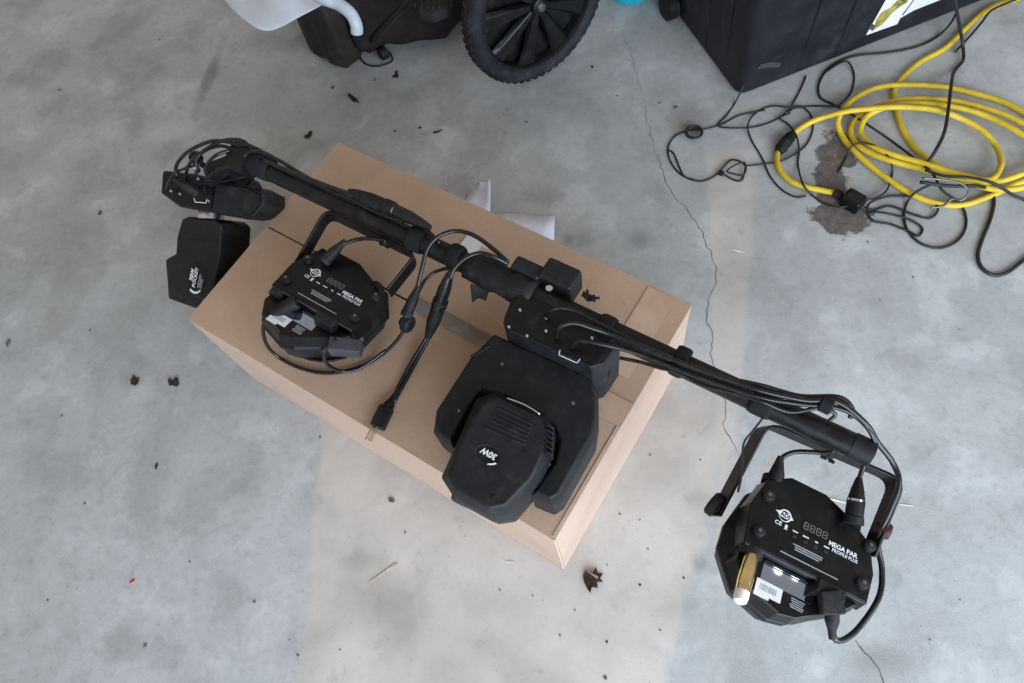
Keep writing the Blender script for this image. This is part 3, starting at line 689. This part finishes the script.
tube('cord', pz([(433, 331, .34), (427, 342, .325), (416, 362, .308), (404, 384, .302), (394, 402, .301)]), .0036, 'cable_black', cord, 8, 7)
for dx, dz in ((-3.5, .004), (1.5, .004), (-.5, -.004)):
    a, b = P(376+dx, 427+dx*.45, .306+dz), P(369+dx, 441+dx*.45, .306+dz)
    flatbar('prong', [a, b], .006, .0016, UP, 'prong_brass', cord, 0)
cable('black cable dropping from the taped middle of the bar to the par on the box', [(470, 275, .44), (462, 268, .432), (440, 270, .41), (425, 280, .40), (415, 300, .395), (405, 318, .388)], .0032)
cable('black round-plug cable looping over the near edge of the par on the box',
      [(268, 318, .405), (263, 328, .38), (267, 345, .335), (280, 358, .300), (300, 368, .2985), (325, 373, .2985), (350, 370, .2985), (372, 361, .300), (392, 346, .32), (404, 330, .345), (410, 314, .37)],
      .0034, plugs=(xlr((269, 317, .406), (297, 301, .418), .0125),))
cable('black cable with a grey angled power plug on the par lying on the box', [(328, 345, .418), (324, 354, .405), (327, 364, .37), (340, 371, .34), (355, 370, .33), (370, 362, .33), (386, 350, .34)],
      .0034, plugs=(xlr((327, 347, .418), (338, 340, .420), .008), block((330, 346, .414), (362, 349, .408), .026, .030, 'grey_plug', .92)))
# far end loops by the hanging moving head
cable('black cable looping from the far end of the bar down to the hanging moving head', [(246, 150, .452), (232, 143, .465), (214, 141, .470), (198, 146, .46), (184, 155, .44), (176, 167, .41), (178, 180, .385), (182, 186, .375)], .0036, plugs=(xlr((179, 182, .388), (198, 193, .362), .0105),))
cable('second black cable curling at the far end of the bar above the moving head', [(240, 152, .450), (222, 146, .455), (206, 150, .452), (196, 160, .44), (198, 170, .42), (192, 178, .39), (182, 186, .355)], .0034)
cable('thin black cable fanning over the moving head at the far end of the bar', [(200, 164, .43), (186, 168, .41), (174, 174, .39), (168, 184, .355), (166, 190, .335)], .0026)
for i_, (pts_, lb) in enumerate((
    ([(252, 148, .455), (238, 140, .468), (222, 141, .47), (205, 150, .455), (190, 163, .43), (186, 178, .385), (190, 192, .352)], 'black cable of the outer loop over the far moving head base'),
    ([(246, 160, .44), (230, 166, .43), (214, 172, .42), (205, 182, .385), (206, 193, .350)], 'black cable dropping straight from the bar end clamp to the base'),
    ([(258, 166, .435), (246, 176, .41), (232, 179, .385), (220, 182, .365), (210, 186, .355)], 'black cable tucked under the far end of the bar by the clamp'),
    ([(230, 150, .462), (215, 156, .46), (206, 168, .43), (212, 180, .395), (200, 186, .365)], 'black cable curled tightly beside the far clamp knob'))):
    cable(lb, pts_, .0034)
# gold terminator plug
gp = thing('terminator_plug', 'gold cylindrical plug with a white tip pushed into the hanging par light', 'plug', MR @ V(-74, -54, -14))
lathe('barrel', [(0, .0098), (.010, .0098), (.011, .0104), (.052, .0104), (.054, .0098), (.064, .0098)], MR @ V(-74, -54, -8), MR.to_3x3() @ Vector((0, -1, .06)), 'brass', gp, 26)
lathe('tip', [(.063, .0098), (.072, .0098), (.078, .0085), (.081, .004)], MR @ V(-74, -54, -8), MR.to_3x3() @ Vector((0, -1, .06)), 'white_plastic', gp, 22)

# ------------------------------------------------------------------ papers slipped under the box
def sheet(label, rows, n=8):
    vs = [q for r in rows for q in r]; m = len(rows[0]); fs = [(j*m+i, j*m+i+1, (j+1)*m+i+1, (j+1)*m+i) for j in range(len(rows)-1) for i in range(m-1)]
    o = mk('paper_sheet', vs, fs, 'paper', None, True); s_ = o.modifiers.new('solid', 'SOLIDIFY'); s_.thickness = .0004
    return tag(o, label, 'paper')
A, B, C, D = P(497, 213, .002), P(555, 216, .004), P(554, 240, .002), P(470, 250, .0015)
sheet('white paper sheet lying flat, sticking out from behind the cardboard box', [[A.lerp(B, i/6)+UP*(.001+.002*math.sin(i)) for i in range(7)], [((A+D)/2).lerp((B+C)/2, i/6)+UP*.001 for i in range(7)], [D.lerp(C, i/6) for i in range(7)]])
rows = []
for j in range(7):
    u = j/6; z = .002+.055*u*u
    a = P(463+14*u, 204-16*u, 0).lerp(P(478, 181, .06), u**2); b = P(490, 215, 0).lerp(P(490, 178, .07), u**1.3)
    a.z = z; b.z = z+.008*u; rows.append([a.lerp(b, i/4)-UP*.006*u*math.sin(math.pi*i/4) for i in range(5)])
sheet('white paper with its corner curled up behind the cardboard box', rows)

# ------------------------------------------------------------------ black storage tote
TK = P(738, 97); TU = (P(985, 0)-TK).normalized(); TV = Vector((-TU.y, TU.x, 0))
TM = Matrix(((TU.x, TV.x, 0, TK.x), (TU.y, TV.y, 0, TK.y), (0, 0, 1, 0), (0, 0, 0, 1)))
tote = thing('storage_tote', 'big black ribbed plastic storage tote with a picture sticker on its side', 'storage bin', M=TM)
def rrect(x0, x1, y0, y1, r, z, n=4):
    pts = []
    for cx, cy, a0 in ((x1-r, y0+r, -90), (x1-r, y1-r, 0), (x0+r, y1-r, 90), (x0+r, y0+r, 180)):
        for k in range(n+1):
            a = math.radians(a0+90*k/n); pts.append(Vector((cx+r*math.cos(a), cy+r*math.sin(a), z)))
    return pts
TL, TW, TH = .74, .46, .40
loft('bin', [rrect(.006, TL, .004, TW, .022, 0), rrect(-.004, TL, -.004, TW, .026, .012), rrect(-.018, TL+.018, -.018, TW+.018, .045, TH-.06), rrect(-.034, TL+.034, -.034, TW+.034, .05, TH-.06), rrect(-.036, TL+.036, -.036, TW+.036, .05, TH)], 'tote_plastic', tote, .004, 2, TM)
loft('lid', [rrect(-.046, TL+.046, -.046, TW+.046, .05, TH+.002), rrect(-.046, TL+.046, -.046, TW+.046, .05, TH+.018), rrect(-.02, TL+.02, -.02, TW+.02, .05, TH+.034)], 'tote_plastic', tote, .004, 2, TM)
for k, x in enumerate((.16, .265)):
    prism('side_rib', [Vector((x, -.006, .02)), Vector((x+.03, -.006, .02)), Vector((x+.03, -.024, TH-.07)), Vector((x, -.024, TH-.07))], (0, .012, 0), 'tote_plastic', tote, .004, 2, TM)
for k, y in enumerate((.07, .17, .27, .37)):
    prism('side_rib', [Vector((-.006, y, .02)), Vector((-.006, y+.04, .02)), Vector((-.026, y+.04, TH-.07)), Vector((-.026, y, TH-.07))], (.012, 0, 0), 'tote_plastic', tote, .004, 2, TM)
# worn pale moulding mark on the front face
fn = (Vector((1, 0, 0)).cross(Vector((0, -.018, .36)))).normalized()
fnw = TM.to_3x3() @ fn; fc = TM @ Vector((0, -.0005, .02))
if fnw.dot(CO-fc) < 0: fnw = -fnw
def fp(x, y, d=.004): return ON(x, y, fc+fnw*d, fnw)
plate('moulded_mark', [fp(757, 69), (fp(760, 64)), fp(770, 62), fp(781, 62), fp(779, 67), fp(768, 67)], fnw, .0015, 'steel_dark', tote)
st = plate('picture_sticker', [fp(866, 35), fp(890, -8), fp(960, -36), fp(942, -1), fp(914, 10), fp(900, 18), fp(897, 24)], fnw, .0008, 'sticker', tote)
plain('olive_print', (0.30, 0.24, 0.05), 0.6, var=0.5, scale=60); plain('dark_print', (0.05, 0.06, 0.07), 0.6, var=.4, scale=60)
d_ = .0052
mk('print', [fp(*q, d_) for q in ((874, 30), (876, 20), (882, 12), (890, 8), (897, 1), (905, -6), (908, 2), (901, 6), (893, 12), (888, 18), (882, 25))], [tuple(range(11))], 'olive_print', st)
mk('print', [fp(*q, d_) for q in ((868, 29), (871, 23), (876, 26), (873, 31))], [(0, 1, 2, 3)], 'dark_print', st)
mk('print', [fp(*q, d_) for q in ((899, -1), (906, -10), (914, -8), (905, 3))], [(0, 1, 2, 3)], 'dark_print', st)
mk('print', [fp(*q, d_+.0002) for q in ((902, 15), (914, -1), (915, -1), (903, 15.5))], [(0, 1, 2, 3)], 'dark_print', st)
lathe('caster_wheel', [(-.018, .030), (-.014, .036), (.014, .036), (.018, .030)], TM @ Vector((-.025, .34, .037)), TU, 'rubber', tote, 22)

# cyan tub beyond the wheel
ct = thing('plastic_tub', 'bright cyan plastic tub on the concrete between the stroller wheel and the tote', 'tub', P(632, -2))
c = P(630, -9)
lathe('tub_wall', [(0, .058), (.006, .062), (.11, .078), (.114, .083), (.120, .083), (.121, .077), (.02, .060)], c, UP, 'cyan_plastic', ct, 32)
lathe('tub_rim', [(.118, .084), (.126, .084), (.126, .079)], c, UP, 'cyan_plastic', ct, 32)

# ------------------------------------------------------------------ yellow extension cord
yc = thing('extension_cord', 'thick yellow extension cord coiled in loops on the concrete by the tote', 'cord', P(900, 150))
YR = .0069
def yl(pts, dz=0.0): return [P(x, y, YR+.0005+dz+(q[0] if q else 0)) for x, y, *q in pts]
path = yl([(1060, -22, .0), (1024, -4), (990, 8), (966, 28), (945, 48), (920, 62), (903, 77), (894, 92), (897, 112), (904, 132), (916, 149), (936, 165, .012), (962, 180, .014), (1000, 190, .014), (1034, 184, .01), (1064, 165, .0), (1062, 140), (1035, 120), (1008, 104), (980, 95), (945, 87), (905, 85, .012), (880, 87, .014), (860, 95, .014), (846, 106, .02), (838, 120, .015), (841, 134), (852, 149), (878, 172), (908, 192), (935, 203), (962, 205), (990, 196), (1022, 182, .016), (1055, 172, .016), (1060, 150, .016), (1030, 128, .016), (1000, 113, .016), (960, 102, .016), (925, 99, .017), (895, 101, .02), (868, 111, .016), (854, 122, .004), (851, 134), (860, 147, .004), (885, 159, .012), (925, 170, .016), (965, 180, .02), (1000, 181, .02), (1038, 166, .022), (1050, 148, .022), (1028, 138, .022), (1004, 124, .022), (975, 112, .022), (940, 105, .025), (900, 104, .03), (872, 113, .024), (862, 124, .016), (862, 136, .008), (880, 150, .016), (925, 164, .024), (965, 176, .03), (990, 180, .03), (1001, 165, .022), (997, 148, .012), (984, 132, .018), (962, 119, .026), (935, 110, .034), (900, 107, .040), (866, 109, .034), (843, 112, .026), (818, 119, .006), (802, 127), (793, 134)])
tube('cord', path, YR, 'yellow_cord', yc, 10, 6)
lathe('plug_end', [(0, .010), (.012, .014), (.034, .015), (.036, .013)], P(793, 134, .014), P(784, 144, .014)-P(793, 134, .014), 'rubber', yc, 14)
y2 = thing('extension_cord', 'short yellow cord lead running over the oil stain into a black adapter', 'cord', P(785, 160))
tube('cord', yl([(783, 144), (777, 155), (779, 168), (788, 179), (802, 186), (820, 190), (835, 193)]), YR, 'yellow_cord', y2, 10, 6)
lathe('plug_end', [(0, .013), (.024, .015), (.036, .010)], P(786, 141, .015), P(780, 150, .012)-P(786, 141, .015), 'rubber', y2, 14)
boxm('plug_end', P(838, 194, .013), ((P(848, 198)-P(832, 192)).normalized(), UP.cross((P(848, 198)-P(832, 192)).normalized()), UP), (.022, .018, .018), 'rubber', y2, .005)
ad = thing('power_adapter', 'small black power adapter block on the dark oil stain', 'adapter', P(850, 201))
ax_ = (P(862, 206)-P(845, 196)).normalized(); ay_ = UP.cross(ax_)
boxm('case', P(853, 201, .018), (ax_, ay_, UP), (.046, .038, .036), 'panel_black', ad, .006)
boxm('face_plate', P(853, 201, .018)+UP*.0182, (ax_, ay_, UP), (.030, .022, .0012), 'black_plastic', ad, .001)
lathe('strain_relief', [(0, .008), (.02, .005)], P(858, 198, .02), ax_, 'rubber', ad, 10)

# ------------------------------------------------------------------ thin black cords on the floor
def fcord(label, pts, r=.0026, plugs=(), mat='thin_cord'):
    w = [P(q[0], q[1], r+.0003+(q[2] if len(q) > 2 else 0)) for q in pts]
    rt = thing('thin_cord', label, 'cord', w[0]); tube('cord', w, r, mat, rt, 7, 6)
    for pl in plugs: pl(rt)
    return rt
fcord('kinked black cord hanging from the tote and crossing the yellow coil', [(952, -12, .22), (956, 6, .15), (960, 28, .06), (963, 46, .012), (963, 60, .004), (954, 72, .004), (951, 88, .05), (949, 105, .05), (945, 130, .045), (937, 148, .05), (924, 168, .02)], .0042)
fcord('black cord running beside the tote and on under the yellow coil', [(957, 12, .07), (950, 24, .02), (938, 36), (918, 46), (890, 52), (860, 55), (842, 60), (827, 70), (819, 84), (820, 97), (832, 104), (846, 111, .006), (868, 125, .02), (890, 140, .008), (914, 158, .02), (932, 173, .03), (942, 190, .02), (960, 204, .004), (966, 218), (964, 232), (954, 243), (938, 248), (920, 243), (908, 231), (904, 217), (907, 203), (916, 192, .02), (932, 184, .03)], .0030)
fcord('black cord loop between the tote and the yellow coil', [(826, 72, .005), (838, 64, .006), (848, 62, .006), (854, 74), (852, 90), (843, 102), (834, 106, .006), (812, 106), (795, 108), (788, 112)], .0024)
fcord('thin black cord leaving the tote corner with a round wound ring', [(744, 84, .04), (735, 103), (726, 116), (718, 126), (740, 128, .005), (758, 126), (775, 120), (788, 110, .005), (796, 98), (803, 84), (806, 76)], .0022)
ringc = fcord('thin black cord with a coiled ring and a bundled knot on the concrete', [(765, 110, .004), (740, 115), (722, 124), (704, 129, .004), (686, 131), (674, 137), (668, 148), (670, 160), (678, 172), (690, 179), (703, 181), (716, 175), (724, 166, .004), (731, 160), (739, 161), (746, 167, .005), (743, 175, .005), (734, 174, .006), (727, 171, .008), (735, 165, .010), (745, 163, .008), (743, 178), (738, 181), (730, 178), (722, 173, .006)], .0022)
for k in range(4): torus('wound_ring', P(694, 132, .006+.004*k), UP, .019+.0012*(k % 2), .0030, 'thin_cord', ringc, 26, 7)
tube('cord', [P(x, y, .0026) for x, y in ((669, 150), (674, 154), (679, 166), (684, 176), (694, 180))], .0022, 'thin_cord', ringc, 7)
boxm('cord_clip', P(721, 173, .006), (BD, BP, UP), (.014, .012, .010), 'velcro', ringc, .003)
fcord('thin black cord winding in a big S past the yellow plug end', [(745, 166, .008), (770, 163), (788, 158, .004), (806, 145), (813, 128), (810, 114), (800, 106, .006), (788, 107, .008), (772, 106), (757, 112), (748, 124, .008), (751, 139), (762, 158), (770, 176), (782, 190), (796, 197), (806, 196)], .0022)
fcord('thin black cord passing the oil stain into the adapter', [(790, 113, .006), (780, 118, .006), (788, 124), (796, 135, .018), (799, 150, .004), (798, 165), (803, 184, .016), (812, 195), (824, 203), (838, 207, .008), (848, 206, .012)], .0024)
fcord('thin black cord arching over the oil stain to the adapter', [(858, 198, .02), (872, 199, .012), (886, 191, .01), (892, 175), (891, 162, .018), (882, 150, .024), (866, 143, .022), (852, 146, .020), (846, 158), (838, 172)], .0024)
fcord('black flat cable bundle folded beside the adapter', [(858, 206, .012), (872, 210), (890, 206), (912, 214), (930, 218), (938, 208, .004), (926, 198, .006), (905, 196), (885, 197, .006), (868, 205, .006), (872, 220), (890, 224), (908, 231), (918, 236), (922, 228), (908, 219, .005), (885, 213, .006), (870, 212)], .0028)
fcord('thicker black cord ending in a hook shaped bend on the bare concrete', [(920, 182, .03), (950, 186, .03), (975, 186, .03), (990, 190, .012), (994, 202), (990, 220), (982, 240), (978, 256), (982, 268), (994, 275), (1008, 272), (1024, 260), (1050, 240)], .0042)
fcord('black cord lying over the lower loops of the yellow coil', [(925, 170, .035), (945, 176, .04), (972, 178, .042), (995, 184, .04), (1015, 196, .01), (1040, 205)], .0036)
fcord('grey looped wire lying on the yellow coil', [(922, 178, .045), (945, 180, .045), (962, 184, .045), (968, 192, .035), (962, 200, .025), (952, 199, .02), (944, 206, .01), (930, 208, .01)], .0022, mat='steel_dark')
fcord('black cord following the yellow cord down from behind the tote', [(1040, -10, .01), (1015, 0, .016), (992, 10, .018), (982, 22, .012), (970, 36, .006), (955, 52, .004)], .0030)

# ------------------------------------------------------------------ stroller
WR = .208; wc = P(535, 2.5, WR); WN = Vector((.391, -.917, .078)).normalized(); WD = Vector((.92, .392, 0)).normalized(); WU = WN.cross(WD)*-1
if WU.z < 0: WU = -WU
sr = thing('stroller', 'dark baby stroller with a spoked wheel standing on the concrete', 'stroller', (wc.x, wc.y, 0))
wh = torus('wheel', wc, WN, WR-.024, .024, 'tyre', sr, 64, 12, sx=1.15)
v, f = [], []
lathe('rim', [(-.016, WR-.042), (-.018, WR-.036), (.018, WR-.036), (.018, WR-.046), (.012, WR-.050), (-.012, WR-.050)], wc, WN, 'rim_black', wh, 48)
lathe('hub', [(-.03, .018), (.012, .026), (.024, .022), (.028, .012)], wc, WN, 'rim_black', wh, 20)
lathe('hub_cap', [(.028, .012), (.032, .009), (.033, .003)], wc, WN, 'steel_dark', wh, 16)
for k in range(9):
    a = 2*math.pi*(k+.25)/9; d = WD*math.cos(a)+WU*math.sin(a); e_ = WN.cross(d)
    r0, r1 = .018, WR-.047
    loft('spoke', [[wc+d*r+e_*(w*s1)+WN*(.008+h*s2) for s1, s2 in ((-1, -1), (1, -1), (.6, 1), (-.6, 1))] for r, w, h in ((r0, .010, .008), (r0+.05, .018, .007), (r1-.03, .026, .005), (r1, .032, .004))], 'rim_black', wh, .002, 1)
for k in range(56):
    a = 2*math.pi*k/56; d = WD*math.cos(a)+WU*math.sin(a); e_ = WN.cross(d)
    for s_ in (-1, 1): boxm('tread_block', wc+d*(WR-.002)+WN*(.010*s_)+e_*(.004*s_), (e_, WN, d), (.012, .013, .0032), 'tyre', wh, 0)
tube('axle', [wc-WN*.02, wc-WN*.30], .010, 'rim_black', sr, 10, smooth_path=False)
tube('frame_tube', [wc-WN*.10+UP*.02, P(470, -30, .30), P(430, -80, .5)], .012, 'rim_black', sr, 10)
# fabric basket between the wheels
bk = [(362, 52), (385, 42), (420, 39), (446, 36), (462, 22), (478, 0), (470, -40), (400, -60), (352, -30), (350, 20)]
base = [P(x, y, .05) for x, y in bk]
def lump(r, z, k, s):
    c = sum(r, Vector())/len(r); return [Vector((c.x+(q.x-c.x)*k, c.y+(q.y-c.y)*k, z))+Vector((noise.noise(q*13+Vector((s, 0, 0))), noise.noise(q*13+Vector((0, s, 0))), .5*noise.noise(q*11+Vector((0, 0, s)))))*.018 for q in r]
def dense(poly, n=4): return [poly[i].lerp(poly[(i+1) % len(poly)], k/n) for i in range(len(poly)) for k in range(n)]
bd_ = dense(base)
o = loft('fabric_basket', [lump(bd_, .03, .92, 1), lump(bd_, .06, 1.0, 2), lump(bd_, .12, 1.0, 3), lump(bd_, .18, .96, 4), lump(bd_, .24, .93, 5)], 'stroller_fabric', sr, 0, smooth=True)
rb = pz([(409, -8), (455, -8), (446, 8), (432, 14), (418, 11)], .26)
loft('seat_pad', [[q-UP*.03 for q in rb], rb], 'stroller_fabric', sr, .006)
for k in range(7):
    x = 414+k*6; tube('pad_stitch', [P(x, -8, .262), P(x+1, 2, .262), P(x+1, 10-abs(k-3), .262)], .003, 'stroller_fabric', sr, 5, 2)
tube('frame_tube', pz([(372, 40, .10), (392, 18, .22), (410, 2, .30), (440, -30, .36)]), .010, 'rim_black', sr, 10)
# castor and its cable under the basket
lathe('castor', [(-.012, .014), (-.01, .018), (.01, .018), (.012, .014)], P(383, 53, .019), WD, 'rubber', sr, 18)
fcord('thin black wire bent on the concrete below the stroller', [(366, 48, .01), (360, 56), (366, 64), (378, 66), (392, 61), (389, 52, .012), (380, 50, .02)], .0026)
lathe('buckle', [(-.004, .008), (.004, .008)], P(367, 48, .03), Vector((.4, -.6, .7)), 'white_plastic', sr, 12)

# dark round bucket-like bag
bg2 = thing('dark_bag', 'dark brown rounded bag standing under the white sheet next to the stroller', 'bag', P(330, 55))
ol = [(299, 14), (303, 36), (312, 54), (328, 64), (346, 63), (362, 52), (366, 30), (362, 0), (340, -30), (305, -20)]
r0 = dense([P(x, y, .03) for x, y in ol], 4)
loft('sack', [lump(r0, .002, .86, 8), lump(r0, .03, 1.0, 8), lump(r0, .12, .98, 8), lump(r0, .22, .92, 8), lump(r0, .26, .75, 8)], 'bag_plastic', bg2, 0, smooth=True)
screw(P(320, 49, .045), Vector((-.3, -.8, .4)), .006, bg2, mat='chrome')
# white sheet
rows = []
L0 = [(215, -10), (228, 6), (244, 20), (262, 33), (278, 29), (292, 21), (308, 12), (325, 4), (338, -10)]
for j in range(6):
    u = j/5; row = []
    for i, (x, y) in enumerate(L0):
        q = P(x+u*10, y-u*70, .30+.05*u+.012*math.sin(i*1.3+j)); row.append(q)
    rows.append(row)
vs = [q for r in rows for q in r]; m = len(L0)
o = mk('plastic_sheet', vs, [(j*m+i, j*m+i+1, (j+1)*m+i+1, (j+1)*m+i) for j in range(5) for i in range(m-1)], 'white_sheet', None, True)
o.modifiers.new('solid', 'SOLIDIFY').thickness = .006; sb = o.modifiers.new('sub', 'SUBSURF'); sb.levels = 2; sb.render_levels = 2
tag(o, 'white plastic sheet with a rounded corner hanging over the dark bag', 'sheet')
pt = thing('curved_handle', 'pale grey bent tube handle in front of the dark bag', 'handle', P(350, 20, .2))
tube('tube', pz([(300, -14, .36), (322, -2, .36), (338, 4, .35), (350, 13, .34), (356, 24, .32), (357, 33, .30)]), .0145, 'grey_tube', pt, 14, 8)

# ------------------------------------------------------------------ litter on the floor
def flake(name, label, cat, px, py, rpx, mat, seed, curl=.5, group=None, spikes=9, asp=1.0, rot=0.0):
    rnd = random.Random(seed); c = P(px, py); s_ = (P(px+5, py)-c).length/5*rpx; vs = [Vector((0, 0, .002))]; 
    for k in range(spikes*2):
        a = math.pi*k/spikes; r = s_*rnd.uniform(.35, 1.15); x, y = r*math.cos(a), r*math.sin(a)*asp
        x, y = x*math.cos(rot)-y*math.sin(rot), x*math.sin(rot)+y*math.cos(rot)
        vs.append(Vector((x, y, .0008+curl*r*rnd.uniform(0, .6))))
    n_ = spikes*2; fs = [(0, 1+k, 1+(k+1) % n_) for k in range(n_)]
    o = mk(name, [c+q for q in vs], fs, mat); 
    o.modifiers.new('solid', 'SOLIDIFY').thickness = .0012
    return tag(o, label, cat, group)
lf = thing('dry_leaf', 'crumpled dark dry leaf with a tan streak by the near corner of the box', 'leaf', P(592, 578))
def leafpart(name, pts, mat, z):
    rnd = random.Random(len(pts)); vs = [P(x, y, z+rnd.uniform(0, .008)) for x, y in pts]; c = sum(vs, Vector())/len(vs); c.z = z+.006
    o = mk(name, vs+[c], [(i, (i+1) % len(vs), len(vs)) for i in range(len(vs))], mat, lf); o.modifiers.new('solid', 'SOLIDIFY').thickness = .001
leafpart('blade', [(583, 575), (586, 570), (592, 574), (596, 567), (598, 573), (603, 573), (600, 578), (603, 582), (597, 582), (598, 588), (592, 587), (590, 593), (587, 588), (584, 582)], 'leaf_dry', .0015)
leafpart('midrib', [(585, 570), (588, 570), (599, 577), (597, 579)], 'leaf_tan', .010)
flake('dry_leaf', 'dark curled leaf scrap on the left floor, smaller of a pair near the box', 'leaf', 136, 381, 5.5, 'leaf_dry', 3)
flake('dry_leaf', 'dark leaf scrap on the left floor, torn one of a pair near the box', 'leaf', 174, 383, 6, 'leaf_dry', 5, spikes=6)
flake('dry_leaf', 'black curled leaf scrap on the concrete just beyond the box corner', 'leaf', 310, 135, 7, 'leaf_dry', 8, spikes=5, asp=.7, rot=1.2)
flake('dry_leaf', 'thin black leaf scrap on the concrete below the stroller basket', 'leaf', 396, 75, 7, 'leaf_dry', 9, spikes=5, asp=.5, rot=1.3)
flake('dry_leaf', 'narrow twig-like leaf on the concrete between bag and box', 'leaf', 353, 99, 10, 'leaf_dry', 10, spikes=5, asp=.25, rot=2.0)
flake('dry_leaf', 'flat dark leaf scrap on the concrete between wheel and box', 'leaf', 438, 132, 6, 'leaf_dry', 12, spikes=5, asp=.4, rot=.2)
flake('wood_chip', 'thin pale wood splinter on the concrete under the near box edge', 'wood chip', 385, 571, 20, 'chip_wood', 13, spikes=4, asp=.08, rot=.35, curl=.05)
flake('wood_chip', 'short white splinter on the concrete left of the near box corner', 'wood chip', 510, 562, 7, 'chip_white', 14, spikes=4, asp=.12, rot=-.3, curl=.05)
flake('wood_chip', 'pale splinter on the bare concrete beside the crack', 'wood chip', 738, 251, 6, 'chip_white', 15, spikes=4, asp=.2, rot=-.6, curl=.05)
flake('wood_chip', 'long white straw on the concrete beneath the hanging par light', 'wood chip', 835, 500, 22, 'chip_white', 16, spikes=4, asp=.06, rot=-.5, curl=.03)
flake('wood_chip', 'white straw on the concrete outside the hanging par yoke', 'wood chip', 905, 505, 10, 'chip_white', 17, spikes=4, asp=.07, rot=-.4, curl=.03)
flake('plastic_scrap', 'tiny red plastic scrap on the left floor', 'scrap', 133, 581, 5, 'red_bit', 18, spikes=4, asp=.3, rot=.3)
spots = [(505, 475, 4), (430, 440, 0), (405, 532, 3), (392, 500, 6), (433, 534, 0), (500, 590, 2.5), (533, 596, 2), (640, 585, 2.5), (684, 578, 2.5), (607, 642, 4), (660, 630, 3), (605, 677, 5), (620, 514, 3), (648, 549, 3), (607, 565, 2), (190, 562, 3), (145, 646, 4), (255, 602, 4), (298, 655, 3), (85, 503, 3), (62, 416, 2.5), (320, 437, 2.5), (157, 466, 5), (9, 343, 7), (420, 128, 3), (395, 131, 3), (375, 80, 3), (333, 87, 4), (592, 67, 3), (617, 96, 2.5), (526, 122, 3), (507, 110, 2), (660, 103, 3), (675, 108, 6), (913, 277, 2.5), (868, 242, 3), (880, 300, 2), (960, 330, 2), (100, 213, 4), (90, 330, 2), (60, 90, 2.5), (160, 40, 2.5), (48, 600, 2), (255, 330, 3), (560, 635, 3), (575, 610, 2), (700, 460, 2), (960, 600, 2), (930, 640, 2), (650, 455, 2.5), (640, 520, 2), (715, 515, 2), (290, 640, 2), (340, 650, 2)]
for i, (x, y, r) in enumerate(spots):
    if r > 0: flake('debris_crumb', 'tiny dark crumb of debris on the concrete floor', 'crumb', x, y, r*.62, random.choice(('leaf_dry', 'crack_dark', 'crack_dark')), 30+i, group='crumbs on the concrete floor', spikes=4, asp=random.uniform(.4, 1), rot=random.uniform(0, 3))
